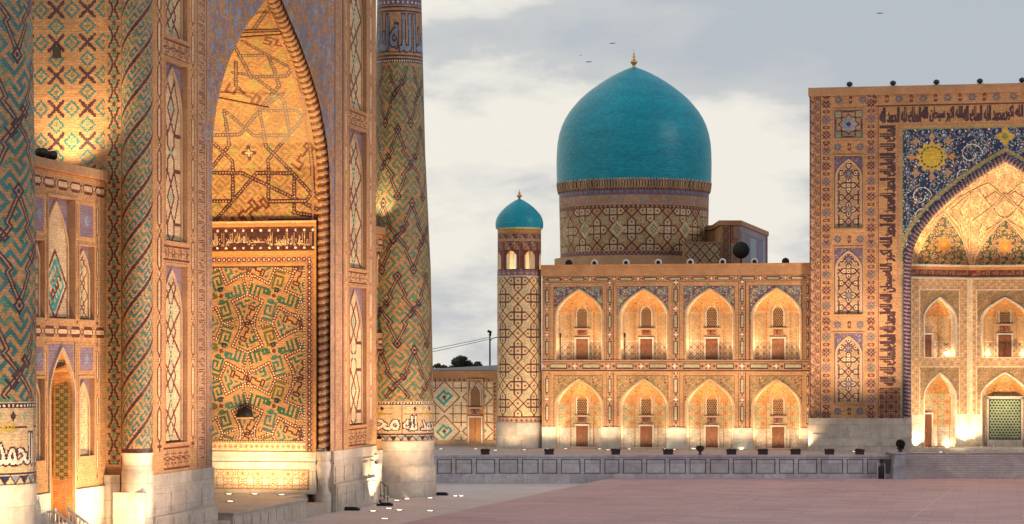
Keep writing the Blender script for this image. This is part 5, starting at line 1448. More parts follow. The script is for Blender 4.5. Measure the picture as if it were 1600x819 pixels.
c.tile(c.u0, c.u1, zd(397), zd(332), T_hexcross(Cc / 26, 1, 3, .13, 15, 13, 2, .07), 1.0, zd(365))
u = c.u0
nS = 13
for k in range(nS):
    u = c.u0 + (k + .35) * Cc / nS; c.poly([(u - .85, zd(364)), (u, zd(364) + .95), (u + .85, zd(364)), (u, zd(364) - .95)], 2); c.bits(["..#..", ".#.#.", "#.#.#", ".#.#.", "..#.."], u, zd(364), .19, 22, 0)
c.rect(c.u0, c.u1, zd(332), zd(327), 13)
for u in np.arange(c.u0, c.u1, .5): c.disc(u, zd(329.5), .12, 20)
c.rect(c.u0, c.u1, zd(327), zd(312), 20)
for k, u in enumerate(np.arange(c.u0, c.u1, 3.1)): c.text('الملك لله', u, u + 2.4, zd(325), zd(315), 11); c.disc(u + 2.75, zd(320), .22, 12)
c.rect(c.u0, c.u1, zd(312), zd(303), 18)
for u in np.arange(c.u0, c.u1, .7): c.ros(u, zd(307), .2, 11, 4, .4)
c.rect(c.u0, c.u1, zd(420), zd(398), 20); c.tile(c.u0, c.u1, zd(405), zd(398), T_diam(.5, .5, 20, 13, .08, 11, .07), 0, 0)
emit('drum', c, lambda U, V: (DX + (rD + (V - zd(300)) * .02) * np.sin(U / rD), DY - (rD + (V - zd(300)) * .02) * np.cos(U / rD), V), D1, 4, 10**6)
c = Cv(-Cc / 2, Cc / 2, 0, 1, 17, .10, .125)
n_ = c.nx
for i in range(n_): c.a[:, i] = 20; c.a[2:6, i] = (1, 13, 26)[i % 3]
c.a[-1, :] = 19; c.a[-1, ::3] = 3; c.a[-2, 1::3] = 3; c.a[0, ::3] = 13
prz = np.interp(np.linspace(0, 1, 9), [0, .5, 1], [0, .35, 1])
emit('corbelled_ring', c, lambda U, V: (DX + (117.6 * k_ + .22 * np.sqrt(np.clip(V, 0, 1)) + .05 * np.cos(U * 30)) * np.sin(U / rD), DY - (117.6 * k_ + .22 * np.sqrt(np.clip(V, 0, 1)) + .05 * np.cos(U * 30)) * np.cos(U / rD), zd(303.5) + V * (zd(287) - zd(303.5))), D1, 1, 1)
m = MB(); m.lathe(DX, DY, [(rD + .5, 0), (rD + .5, zd(405)), (rD - .05, zd(404))], 48); m.build('drum_foot', BRICK, D1)

# ------------------------------------------------------------------ roof structures
def rbox(px0, px1, d0, py0, py1, depth_=4.0, dirv=None): pass
dK = 243.0; zk = lambda py, d=dK: 10.4 + (568 - py) / F * d
K1 = thing('roof_pavilion', 'small patterned brick block on the roof right of the great dome, side face receding', 'rooftop block', (*PD(1157, dK + 2), zk(420)))
a, b, q = PD(1125, dK), PD(1156.5, dK), PD(1199.5, 264.0)
f1 = frameO(a, b); L1 = math.hypot(b[0] - a[0], b[1] - a[1]); f2 = frameO(b, q); L2 = math.hypot(q[0] - b[0], q[1] - b[1])
c = Cv(0, L1, zk(425), zk(352), 1, .05); c.tile(.25, L1 * .47, zk(425), zk(354), T_diam(L1 * .47 - .25, 1.0, 20, 3, .1, 13, .05), .25, 0)
c.rect(L1 * .5, L1 * .55, zk(425), zk(352), 13)
for s in (.62, .70, .80, .88): c.rect(L1 * s, L1 * (s + .035), zk(372), zk(352), 12 if s > .65 else 3); c.line((L1 * s, zk(372)), (L1 * (s - .08), zk(380)), .09, 13); c.rect(L1 * (s - .09), L1 * (s - .06), zk(425), zk(380), 12)
emit('front_face', c, npmap(f1, 0), K1)
c = Cv(0, L2, zk(425), zk(352), 18, .15, .06); c.rect(0, L2, zk(361), zk(352), 11); c.rect(L2 * .06, L2 * .16, zk(425), zk(362), 11); c.rect(L2 * .36, L2 * .56, zk(425), zk(366), 12); c.rect(L2 * .2, L2 * .24, zk(425), zk(362), 20); c.rect(L2 * .82, L2 * .9, zk(425), zk(362), 12); c.rect(L2 * .92, L2, zk(425), zk(352), 13)
emit('side_face', c, npmap(f2, 0), K1)
bk = lambda p, v: (p[0] + v[0], p[1] + v[1])
m = MB(); nv = (np.array(f1(0, 0, 1)) - np.array(f1(0, 0, 0)))[:2]
m.prism([f1(.02, 0, .03)[:2], f1(L1 - .02, 0, .03)[:2], f2(L2, 0, .03)[:2], f1(-5, 0, 18)[:2], f1(.02, 0, 8)[:2]], zk(425), zk(353))
m.build('block_mass', BRICK, K1)
m = MB(); m.prism([f1(-.12, 0, -.12)[:2], f1(L1 + .1, 0, -.12)[:2], f2(L2 + .1, 0, -.12)[:2], f1(-5, 0, 18)[:2], f1(-.12, 0, 8)[:2]], zk(352), zk(344.5)); m.build('coping', BRICK, K1)
K2 = thing('roof_parapet', 'low diamond-patterned brick wall on the roof between great dome and brick block', 'parapet wall', (*PD(1097, dK), zk(420)))
a, b = PD(1067.5, dK - .5), PD(1125, dK - .5); f1 = frameO(a, b); L1 = math.hypot(b[0] - a[0], b[1] - a[1])
c = Cv(0, L1, zk(425), zk(380), 1, .05); c.tile(.2, L1, zk(425), zk(380.5), T_diam(1.0, 1.15, 20, 13, .1, 15, .05), .2, zk(425)); emit('patterned_face', c, npmap(f1, 0), K2)
m = MB(); m.fbox(f1, 0, L1, .02, 1.0, zk(425), zk(379.9)); m.fbox(f1, -.06, L1, -.06, 1.05, zk(379.9), zk(378.3)); m.build('parapet_mass', BRICK, K2)
o = thing('black_roof_disk', 'large round black spotlight on the roof before the brick block', 'disk', (*PD(1158, dK - 4), zk(420, dK - 4)))  # unidentified round black disk, given the form of a lamp housing
m = MB(); X_, Y_ = PD(1158, dK - 4); zc = zk(391, dK - 4)
def disc_y(m, X, Y, Z, prof, n=28, ax=(0, 1)):       # lathe about a level axis pointing along ax
    vs = []; ax = np.array([ax[0], ax[1], 0.]); ax /= np.linalg.norm(ax); sd = np.array([-ax[1], ax[0], 0.]); up = np.array([0, 0, 1.])
    for r, t in prof:
        for i in range(n):
            an = 2 * pi * i / n; vs.append(np.array([X, Y, Z]) + ax * t + sd * r * cos(an) + up * r * sin(an))
    fs = [(j * n + i, j * n + (i + 1) % n, (j + 1) * n + (i + 1) % n, (j + 1) * n + i) for j in range(len(prof) - 1) for i in range(n)]
    m.add(vs, fs, 0, True); return m
disc_y(m, X_, Y_, zc, [(.0, -.42), (.3, -.40), (.72, -.28), (.84, -.2), (.86, 0), (.8, .5), (.6, .8), (0, .85)]); m.build('housing', DARK, o)
m = MB(); m.box(X_ - .08, X_ + .08, Y_ - .1, Y_ + .1, zk(420, dK - 4), zc - .6); m.box(X_ - .5, X_ + .5, Y_ - .4, Y_ + .4, zk(420, dK - 4), zk(420, dK - 4) + .15)
m.build('stand', IRON, o)

# low side wall left of the turret
YL = 233.0; xl = lambda px: XonY(px, YL); zl_ = lambda py: Zat(py, xl(730), YL)
S1 = thing('side_wall', 'low tiled wall with one small honey-wood door, left of the domed turret', 'wall', (xl(735), YL, TZ))
c = Cv(xl(650), xl(779), zl_(688), zl_(590), 2, .05)
UL0, UL1 = xl(683), xl(769)
c.rect(c.u0, c.u1, zl_(597), zl_(590), 20)
for u in np.arange(c.u0, c.u1, .5): c.ros(u, zl_(594), .17, 13, 4, .4)
BT = Cv(0, 3.5, 0, 3.5, 19, .05)
def bt(dx, dy):
    c0 = (dx + 1.75, dy + 1.75)
    for q, cc, lw in ((1.6, 13, .13),): BT.path([(c0[0] - q, c0[1]), (c0[0], c0[1] + q), (c0[0] + q, c0[1]), (c0[0], c0[1] - q)], lw, cc, True)
    BT.bits(["#####.", "#...#.", "#.#.##", "#.#..#", "######"], c0[0], c0[1], .23, 4, pi / 4)
    BT.bits(["##", "##"], c0[0], c0[1], .15, 13, pi / 4)
    for w in (.45, ): BT.frame(dx - w * 2 + 0, dx + w * 2, dy - w * 2, dy + w * 2, .1, 13); BT.path([(dx - 1.2, dy), (dx + 1.2, dy)], .1, 13); BT.path([(dx, dy - 1.2), (dx, dy + 1.2)], .1, 13)
wrapdraw(BT, bt); c.tile(c.u0, xl(770), zl_(688), zl_(597), BT, xl(694.5) - 1.75, zl_(620) - 1.75)
c.rect(xl(729), xl(757), zl_(688), zl_(610), 20); c.rect(xl(731), xl(755), zl_(688), zl_(612), 8); c.rect(xl(770), c.u1, zl_(688), zl_(590), 20)
for zz in np.arange(zl_(686), zl_(598), .4): c.ros(xl(773), zz, .13, 13, 4, .4)
emit('tilework', c, plane_map(Y=YL), S1)
m = MB(); m.box(xl(650), xl(780), YL + .03, YL + 6, TZ, zl_(590)); m.box(xl(650), xl(779), YL - .15, YL + 6, zl_(590), zl_(579)); m.build('wall_mass', BRICK, S1)
m = MB(); m.box(xl(650), xl(778), YL - .06, YL + .03, TZ, zl_(688)); m.build('plinth', BRICKL, S1)
m = MB(); m.add([(xl(640), YL - .2, zl_(578.5)), (xl(779), YL - .2, zl_(578.5)), (xl(779), YL + 9, zl_(578.5) + .62), (xl(640), YL + 9, zl_(578.5) + .12), (xl(640), YL + 9, zl_(578.5)), (xl(779), YL + 9, zl_(578.5))], [(0, 1, 2, 3), (0, 3, 4), (1, 5, 2), (3, 2, 5, 4)]); m.build('sheet_roof', ROOF, S1)
m = MB(); m.lathe(xl(770), YL + 10, [(1.3, zl_(590)), (1.2, zl_(564)), (.8, zl_(558)), (.1, zl_(555))], 24); m.build('roof_cupola', ROOF, S1)
door_set(S1, frameY(YL - .05), xl(743), 0, TZ + .3, dw=.62, dh=2.55, upper=False, wood=WOODL)

# ================================================================== GROUND
def sheet(name, poly, z, mat, kind='structure', label=None):
    m = MB(); m.add([(x, y, z) for x, y in poly], [tuple(range(len(poly)))])
    return tag(m.build(name, mat), label, None, None, kind)
def slab(name, poly, z0, z1, mat):
    m = MB(); m.prism(poly, z0, z1); return tag(m.build(name, mat), None, None, None, 'structure')
sheet('ground', [(-3000, -1500), (3000, -1500), (3000, 4000), (-3000, 4000)], -.9, EARTH)
ex = lambda Y: -38.1 + (Y - 148.7) * .0578           # edge of the raised square
slab('pavement', [(-110, -60), (ex(-60) + .5, -60), (ex(236) + .5, 236), (-110, 236)], -.8, -.45, PAVE)
slab('plaza', [(ex(-60), -60), (220, -60), (220, 236), (ex(236), 236)], -.7, 0.0, PLAZA)
m = MB()
for k, (o0, zt0) in enumerate(((-.62, -.155), (-1.25, -.30))):
    m.prism([(ex(-60) + o0, -60), (ex(-60) - .0 + k * -.62, -60), (ex(230) - k * .62, 230), (ex(230) + o0, 230)], -.5, zt0)
st = m.build('plaza_steps', STEPST); tag(st, kind='structure')
for k, zt0 in enumerate((0.004, -.151)):
    sheet('kerb_line', [(ex(-60) - .62 * k + .02, -60), (ex(-60) - .62 * k + .20, -60), (ex(230) - .62 * k + .20, 230), (ex(230) - .62 * k + .02, 230)], zt0 if k == 0 else zt0, KERB) if k == 0 else \
        sheet('kerb_line', [(ex(-60) - .62 - .0, -60), (ex(-60) - .44, -60), (ex(230) - .44, 230), (ex(230) - .62, 230)], zt0, KERB)
for p, q, w in (((1330, 770), (1363, 770), .26), ((1300, 785), (1332, 785), .26), ((1259, 802), (1297, 802), .26), ((1425, 809), (1489, 763), .16), ((1596, 808), (1612, 799), .16), ((1110, 800), (1255, 752), .14)):
    a, b = GP(*p, 0), GP(*q, 0); d = np.array(b) - a; d /= np.linalg.norm(d); nn = np.array([-d[1], d[0]]) * w / 2 * (3.2 if abs(p[1] - q[1]) < 1 else 1)
    sheet('pavement_marking', [tuple(np.array(a) - nn), tuple(np.array(b) - nn), tuple(np.array(b) + nn), tuple(np.array(a) + nn)], .004, KERB)

# terrace along a line square to the sight line
dE = 214.5; TP = lambda px, d=dE: PD(px, d)
A0, A1, A2 = TP(300), TP(1396), TP(2300)
slab('terrace', [A0, TP(1396), TP(1396, 217.2), TP(2300, 217.2), (90, 300), (-110, 300), (-110, 200)], -.6, TZ, TERR)
fT = frameO(A0, A1); LT = math.hypot(A1[0] - A0[0], A1[1] - A0[1]); off = (690 - 300) / F * dE
TW = thing('terrace_wall', 'long blue-grey panelled stone retaining wall below the terrace', 'retaining wall', (*TP(1040), -.45))
m = MB(); m.fbox(fT, 0, LT, -.08, .4, -.5, TZ - .14); m.build('wall_face', GREYDARK, TW)
m = MB(); m.fbox(fT, 0, LT, -.24, .5, TZ - .16, TZ + .02); m.build('coping', GREYSTONE, TW)
m = MB(); m.fbox(fT, 0, LT, -.16, -.07, -.5, .42); m.fbox(fT, 0, LT, -.15, -.07, TZ - .36, TZ - .15)
uu = .2; R_ = random.Random(4)
while uu < LT - 1:
    w = R_.choice((1.35, 1.5, 1.75, 2.0)); m.fbox(fT, uu, uu + .34, -.155, -.07, .42, TZ - .36); m.fbox(fT, uu + .43, uu + w + .25, -.125, -.07, .50, TZ - .44); uu += w + .34
m.build('stone_panels', GREYSTONE, TW)
m = MB(); uu = .2
for k in range(int(LT / 2.1)): m.fbox(fT, k * 2.1, k * 2.1 + 1.98, -.19, -.15, -.5, .16)
m.build('base_course', GREYSTONE, TW)
# staircase with cheek wall
ST_ = thing('staircase', 'wide mauve stone staircase climbing to the big portal, at the right edge', 'staircase', (*TP(1560, 214), 0))
a, b = TP(1415, 213.2), TP(2300, 213.2); f = frameO(a, b); L = math.hypot(b[0] - a[0], b[1] - a[1]); m = MB(); n = 11
for k in range(n): m.fbox(f, 0, L, .36 * k, 5.2, -.4 if k == 0 else TZ * k / n, TZ * (k + 1) / n + .0)
m.build('steps', STEPST, ST_)
m = MB()
for k in range(n): m.fbox(f, .02, L - .02, .36 * k - .035, .36 * k + .05, TZ * (k + 1) / n - .035, TZ * (k + 1) / n + .012)
m.build('nosings', TERR, ST_)
a, b = TP(1395, 212.6), TP(1414.5, 212.6); f = frameO(a, b); m = MB(); w = math.hypot(b[0] - a[0], b[1] - a[1])
vs = [f(0 + (.22 if z_ > 1 else 0), z_, n_) for z_ in (-.1, TZ + .18) for n_ in (0, 5.4)] + [f(w, z_, n_) for z_ in (-.1, TZ + .18) for n_ in (0, 5.4)]
m.add(vs, [(0, 2, 3, 1), (4, 5, 7, 6), (0, 4, 6, 2), (1, 3, 7, 5), (2, 6, 7, 3)]); m.fbox(f, -.05, w + .05, -.1, 5.4, TZ + .18, TZ + .3); m.fbox(f, -.02, w + .02, -.05, 0, 1.15, 1.25)
m.build('cheek_wall', mat_stone('pale_blue_grey_stone', (.36, .37, .42), (.31, .32, .37), 1.4, .9, .6, .6), ST_)
# urn and dark figure-like bollard
u_ = thing('stone_urn', 'dark round bush in a low urn on the stair cheek wall', 'plant pot', (*TP(1407, 214.4), TZ + .3))
ux_, uy_ = TP(1407, 214.4); m = MB(); m.lathe(ux_, uy_, [(.2, TZ + .3), (.24, TZ + .35), (.16, TZ + .42), (.34, TZ + .6), (.36, TZ + .64)], 16); m.build('urn', POTM, u_)
def bush(name, x, y, z, rx, rz, n, parent, mat, s=.07, seed=0):
    r = random.Random(seed); m = MB()
    for _ in range(n):
        while True:
            a, b, c = r.uniform(-1, 1), r.uniform(-1, 1), r.uniform(-1, 1)
            q = a * a + b * b + c * c
            if .25 < q < 1: break
        p = np.array((x + a * rx, y + b * rx, z + c * rz)); d = np.array([r.gauss(0, 1) for _ in range(3)]); d /= np.linalg.norm(d); e = np.cross(d, [0.3, .5, .8]); e /= np.linalg.norm(e)
        t = s * r.uniform(.6, 1.4); m.add([p - d * t, p + e * t * .5, p + d * t, p - e * t * .5], [(0, 1, 2, 3)])
    m.lathe(x, y, [(.01, z - rz * .8), (rx * .6, z - rz * .4), (rx * .72, z), (rx * .5, z + rz * .5), (.01, z + rz * .75)], 10, 0)
    return m.build(name, mat, parent)
bush('clipped_plant', ux_, uy_, TZ + 1.0, .42, .44, 500, u_, POTPL, .09, 1)
bn = thing('litter_bin', 'dark slim litter bin with flared lid against the terrace wall', 'litter bin', (*TP(1377, 213.4), 0))
bx, by = TP(1377, 213.4); m = MB(); m.lathe(bx, by, [(.24, 0), (.27, .1), (.27, 1.05), (.20, 1.15)], 16); m.build('body', DARK, bn)
m = MB(); m.lathe(bx, by, [(.06, 1.15), (.05, 1.45), (.16, 1.5), (.2, 1.62), (.05, 1.75), (.01, 1.85)], 12); m.build('lid', DARK, bn)
m = MB(); m.tube([(bx - .34, by, .05), (bx - .3, by, 1.5)], .04); m.tube([(bx + .34, by, .05), (bx + .30, by, 1.4)], .035); m.build('frame', WHITEM, bn)

# planters on the terrace edge
PL_ = [(758, 'box', 'in front of the low side wall with the small door'), (858, 'box', 'in front of the foot of the domed turret'), (962, 'box', 'between the first and second ground-floor niches'),
       (1044, 'box', 'just right of the second ground-floor door'), (1143, 'box', 'just right of the third ground-floor door'), (1192, 'box', 'just left of the fourth ground-floor door'),
       (1243, 'box', 'just right of the fourth ground-floor door'), (1296, 'box', 'under the left panel of the big portal plinth'), (1343, 'box', 'under the middle of the big portal plinth')]
boxproto = None
for k, (px, kd, lb) in enumerate(PL_):
    X_, Y_ = TP(px, 215.1); R_ = random.Random(px); w = R_.uniform(.36, .46)
    t = thing('planter_box', 'dark red planter box ' + lb, 'planter', (X_, Y_, TZ + .02), 'dark planters along the terrace edge')
    f = frameO(TP(px, 215.1), TP(px + 50, 215.1)); m = MB()
    m.fbox(f, -w, w, -.2, .2, TZ + .02, TZ + .34); m.fbox(f, -w - .05, w + .05, -.25, .25, TZ + .34, TZ + .41); m.build('trough', POTM, t)
    m = MB()
    for q in range(70):
        a = R_.uniform(-w, w); h = R_.uniform(.06, .2); p = np.array(f(a, TZ + .41, R_.uniform(-.18, .18))); e = np.array([R_.uniform(-.1, .1), R_.uniform(-.1, .1), h])
        m.add([p + (-.05, 0, 0), p + (.05, 0, 0), p + e], [(0, 1, 2)])
    m.fbox(f, -w * .9, w * .9, -.16, .16, TZ + .36, TZ + .46); m.build('low_plants', POTPL, t)
X_, Y_ = TP(1094, 215.1); t = thing('flower_urn', 'dark goblet-shaped flower urn on the terrace edge', 'plant pot', (X_, Y_, TZ + .02), 'dark planters along the terrace edge')
m = MB(); m.lathe(X_, Y_, [(.2, TZ + .02), (.18, TZ + .1), (.08, TZ + .2), (.30, TZ + .42), (.42, TZ + .62), (.40, TZ + .66)], 18); m.build('bowl', POTM, t); bush('low_plants', X_, Y_, TZ + .68, .36, .16, 160, t, POTPL, .07, 3)

# in-ground uplights
def uplight(px, py, z, lab, grp, r=.17, power=0, tgt=None, spot=100, col=WARM, pos=None):
    X_, Y_ = pos or GP(px, py, z)
    m = MB(); m.lathe(X_, Y_, [(r + .07, z), (r + .07, z + .03), (r, z + .035), (r, z + .02)], 20)
    t = thing('ground_uplight', lab, 'ground light', (X_, Y_, z), grp); m.build('rim', IRON, t)
    m = MB(); m.lathe(X_, Y_, [(r, z + .022), (r * .7, z + .03), (.01, z + .035)], 20); m.build('lens', LAMPG, t)
    return X_, Y_
GL = 'round in-ground uplights'
L_ = [(358, 772.5, .93, 'leftmost ground light at the foot of the mosaic wall on the podium'), (398, 772.5, .93, 'middle ground light at the foot of the mosaic wall on the podium'), (440, 773.5, .93, 'right-hand ground light at the foot of the mosaic wall on the podium'),
      (360, 784, .93, 'ground light nearest the podium front edge'),
      (583, 799, -.45, 'small ground light nearest the pier beside the black cover'), (601, 811, -.45, 'ground light closest to the viewer on the pale pavement'), (607.5, 795, -.45, 'dim ground light just below the handrail steps'),
      (624, 797.5, -.45, 'large ground light in the middle of the pavement cluster'), (672, 798.5, -.45, 'ground light standing alone near the kerb stripes'), (672, 778.5, -.45, 'ground light touching the right side of the far minaret base'),
      (620, 782.5, -.45, 'ground light left of the stone wedge at the far minaret foot'), (636, 780, -.45, 'ground light right of the stone wedge at the far minaret foot'), (712, 775.5, -.45, 'left one of the close pair beyond the far minaret'),
      (720.5, 775.5, -.45, 'right one of the close pair beyond the far minaret'), (596, 787, -.45, 'left light tucked under the handrail'), (603, 788, -.45, 'right light tucked under the handrail')]
for px, py, z_, lb in L_: uplight(px, py, z_, lb, GL, .26)
L2 = [(689, 702, 'before the left end of the low side wall'), (743, 702, 'before the honey-wood door of the low side wall'), (774, 704, 'before the left edge of the turret base'), (819, 703.5, 'before the middle of the turret base'),
      (856, 702, 'between turret base and first niche'), (884, 701.5, 'before the left side of the first ground-floor niche'), (937, 702, 'before the right side of the first ground-floor niche'), (950, 703.5, 'before the pier between first and second niche'),
      (983, 702, 'before the left side of the second ground-floor niche'), (1038, 702, 'before the right side of the second ground-floor niche'), (1053, 702.8, 'before the pier between second and third niche'), (1084, 702, 'before the left side of the third ground-floor niche'),
      (1158, 702.8, 'before the pier between third and fourth niche'), (1240, 702.8, 'before the right side of the fourth ground-floor niche'), (1312, 704.5, 'left of three before the big portal plinth'), (1335, 706, 'middle of three before the big portal plinth'),
      (1366, 704, 'right of three before the big portal plinth'), (1470, 707, 'alone on the terrace below the glowing vault'), (1533, 705, 'below the pier left of the green screen')]
for px, py, lb in L2: uplight(px, py, TZ, 'terrace ground light ' + lb, GL, .26)
for px, n_, lb in ((1449, .55, 'left one of the pair by the dark red door in the big portal'), (1459, .55, 'right one of the pair by the dark red door in the big portal'), (1533, 2.6, 'at the pier left of the green screen in the big portal'), (1553, 3.1, 'at the left foot of the green screen in the big portal')):
    uplight(0, 0, ZF, 'floor light ' + lb, GL, .15, pos=(XonY(px, YP + n_), YP + n_))
# flat floodlight housings on the pavement
for px, py, lb, w in ((548, 797.5, 'flat black cable cover on the pavement before the portal pier', .7), (690, 774, 'low black floodlight box right of the far minaret base', .55), (602, 790.5, 'long black cover strip under the handrail lights', .6)):
    X_, Y_ = GP(px, py, -.45); t = thing('floodlight_box', lb, 'floodlight', (X_, Y_, -.45)); m = MB(); m.prism([(X_ - w, Y_ - .35), (X_ + w, Y_ - .35), (X_ + w * .9, Y_ + .35), (X_ - w * .9, Y_ + .35)], -.45, -.28)
    m.box(X_ - w * .7, X_ + w * .7, Y_ - .2, Y_ + .2, -.28, -.2); m.build('housing', DARK, t)

# lamps on the wing ledges
def cannon(name, lab, X_, Y_, Z_, s, d, grp):
    t = thing('ledge_floodlight', lab, 'floodlight', (X_, Y_, Z_), grp); m = MB(); m.box(X_ - .25 * s, X_ + .25 * s, Y_ - .2 * s, Y_ + .2 * s, Z_, Z_ + .08); m.box(X_ - .05, X_ + .05, Y_ - .05, Y_ + .05, Z_, Z_ + .4 * s); m.build('bracket', IRON, t)
    m = MB(); disc_y(m, X_, Y_, Z_ + .55 * s, [(0, -.4 * s), (.28 * s, -.38 * s), (.36 * s, .3 * s), (.36 * s, .4 * s), (0, .38 * s)], 16, d); m.build('housing', DARK, t)
dl = lambda px, X: (X, YonX(px, X))
for px, s, d, lb in ((64, .75, (.2, 1), 'dark cylindrical floodlight at the left end of the near ledge'), (79, .7, (.5, 1), 'smaller dark floodlight lying beside the first one on the near ledge')):
    X_, Y_ = dl(px, -50.7); cannon('x', lb, X_, Y_, 21.4, s, d, 'floodlights on the left wall ledge')
X_, Y_ = dl(594, -49.6); cannon('x', 'floodlight on the far ledge washing the slender minaret', X_, Y_, 21.4, .6, (0, 1), None)

# white handrails and landing at the near doorway
m = MB(); m.box(-50.0, -48.6, 118.0, 121.6, -.45, 1.55)
for k in range(6): m.box(-48.6, -48.3 + .3 * k, 118.0, 121.6, -.45, 1.55 - .3 * (k + 1) + .0) if 1.55 - .3 * (k + 1) > -.4 else None
sp = m.build('doorway_steps', MARBLE2); tag(sp, 'marble steps rising to the lattice doorway beside the portal', 'steps')
for j, (Yr, lb) in enumerate(((119.0, 'white iron handrail on the near side of the doorway steps'), (120.9, 'white iron handrail on the far side of the doorway steps'))):
    t = thing('handrail', lb, 'handrail', (-49.3, Yr, 1.55), 'white handrails at the doorway'); xr = YonX
    x0 = -49.35; m = MB(); m.tube([(x0 - (.45 if j == 0 else 0), Yr, 2.48), (x0, Yr, 2.48), (x0 + 2.0, Yr, 1.15)], .065); m.tube([(x0 - (.45 if j == 0 else 0), Yr, 1.68), (x0, Yr, 1.68), (x0 + 2.0, Yr, .35)], .045); m.build('rail', WHITEM, t)
    m = MB(); m.lathe(x0, Yr, [(.06, 1.55), (.06, 2.5), (.09, 2.54), (.05, 2.6), (.07, 2.66), (.01, 2.72)], 10); m.build('newel_post', WHITEM, t)
    m = MB()
    for k in range(1, 9): q = k * .22; m.tube([(x0 + q, Yr, 1.66 - q * .66), (x0 + q, Yr, 2.46 - q * .66)], .034, 6)
    if j == 0:
        for k in (.12, .27, .42): m.tube([(x0 - k, Yr, 1.68), (x0 - k, Yr, 2.48)], .034, 6)
    m.build('balusters', WHITEM, t)
# dark handrail at the far wing
X_, Y_ = GP(606, 786, -.45); t = thing('handrail', 'dark metal handrail between the tall portal pier and the far minaret base', 'handrail', (X_, Y_, -.45)); m = MB()
p0 = np.array((X_, Y_, -.45)); p1 = p0 + (-1.05, .6, .5)
for k in range(4): q = p0 + (p1 - p0) * k / 3; m.tube([q, q + (0, 0, 1.25)], .035, 6)
m.tube([p0 + (0, 0, 1.25), p1 + (0, 0, 1.3)], .045, 6); m.tube([p0 + (0, 0, .3), p1 + (0, 0, .3)], .025, 6); m.build('rail', IRON, t)
m = MB(); 
for k in range(3): m.box(X_ - 1.7 + .0, X_ - .2 - .35 * k, Y_ + .1, Y_ + 2.4, -.45, -.45 + .22 * (k + 1))
tag(m.build('side_steps', MARBLE2), 'small stone steps behind the dark handrail', 'steps')
X_, Y_ = GP(630, 779, -.45); m = MB(); m.add([(X_ - .5, Y_ - .5, -.44), (X_ + .75, Y_ - .5, -.44), (X_ + .6, Y_ + .5, -.44), (X_ - .5, Y_ + .5, -.44), (X_ - .1, Y_ - .35, .1), (X_ + .05, Y_ + .45, .1)], [(0, 1, 4), (1, 2, 5, 4), (2, 3, 5), (3, 0, 4, 5), (3, 2, 1, 0)])
tag(m.build('stone_wedge', MARBLE2), 'small wedge-shaped stone at the foot of the far minaret', 'stone')

# round lamps on the cornice and on the portal top
for k, px in enumerate((888, 928, 977.5, 1028, 1078, 1128.5, 1178.5, 1227)):
    X_ = xg(px); Z_ = zg(412.5); t = thing('cornice_lamp', ('%s round lamp from the left on the arcade roof edge' % ORD[k]), 'lamp', (X_, YG + .3, Z_), 'round lamps along the arcade roof edge')
    m = MB(); disc_y(m, X_, YG + .3, Z_ + .16, [(.20, -.10), (.34, -.12), (.36, 0), (.28, .2), (0, .25)], 20); m.build('rim', WHITEM if k not in (0, 7) else DARK, t)
    m = MB(); disc_y(m, X_, YG + .3, Z_ + .16, [(0, -.13), (.12, -.13), (.2, -.09)], 16); m.build('lens', DARK, t)
for k, px in enumerate((1327, 1395, 1463, 1531, 1597)):
    X_ = xp(px); t = thing('roof_lamp', '%s dark ball-shaped lamp from the left on top of the big right-hand portal' % ORD[k], 'lamp', (X_, YP + .4, ZT2), 'ball lamps along the portal top')
    m = MB(); m.lathe(X_, YP + .4, [(.16, ZT2), (.12, ZT2 + .12), (.22, ZT2 + .16), (.30, ZT2 + .30), (.28, ZT2 + .44), (.15, ZT2 + .54), (.01, ZT2 + .58)], 16); m.build('housing', mat_plain('blue_black_lamp', (.015, .02, .04), .4), t)
    m = MB(); m.box(X_ - .4, X_ + .4, YP + .3, YP + .5, ZT2, ZT2 + .08); m.build('bracket', IRON, t)

# street lamp, wires, tree, birds
dS = 252.0; SX, SY = PD(765.5, dS); zS = lambda py, d=dS: 10.4 + (568 - py) / F * d
t = thing('street_lamp', 'thin dark street lamp behind the low side wall', 'street lamp', (SX, SY, 0)); m = MB(); m.tube([(SX, SY, 0), (SX, SY, zS(520))], [.12, .08]); m.build('pole', IRON, t)
m = MB(); m.tube([(SX, SY, zS(524)), (SX + .1, SY - .1, zS(519)), (SX - .15, SY - .3, zS(517.5))], .16, 8); m.build('lamp_head', IRON, t)
m = MB(); e = PD(777, dS); m.tube([(SX, SY, zS(533)), (*PD(769, dS), zS(529)), (*e, zS(527))], .05); m.build('arm', IRON, t)
for a, b, lb in (((560, 566), (765, 527), 'upper overhead wire running left from the street lamp'), ((560, 572), (765, 530), 'lower overhead wire running left from the street lamp')):
    m = MB(); pts = []
    for k in range(9): s_ = k / 8; pts.append((*PD(a[0] + (b[0] - a[0]) * s_, dS), zS(a[1] + (b[1] - a[1]) * s_ + 1.5 * 4 * s_ * (1 - s_))))
    m.tube(pts, .028, 5); tag(m.build('overhead_wire', IRON), lb, 'wire', 'overhead wires')
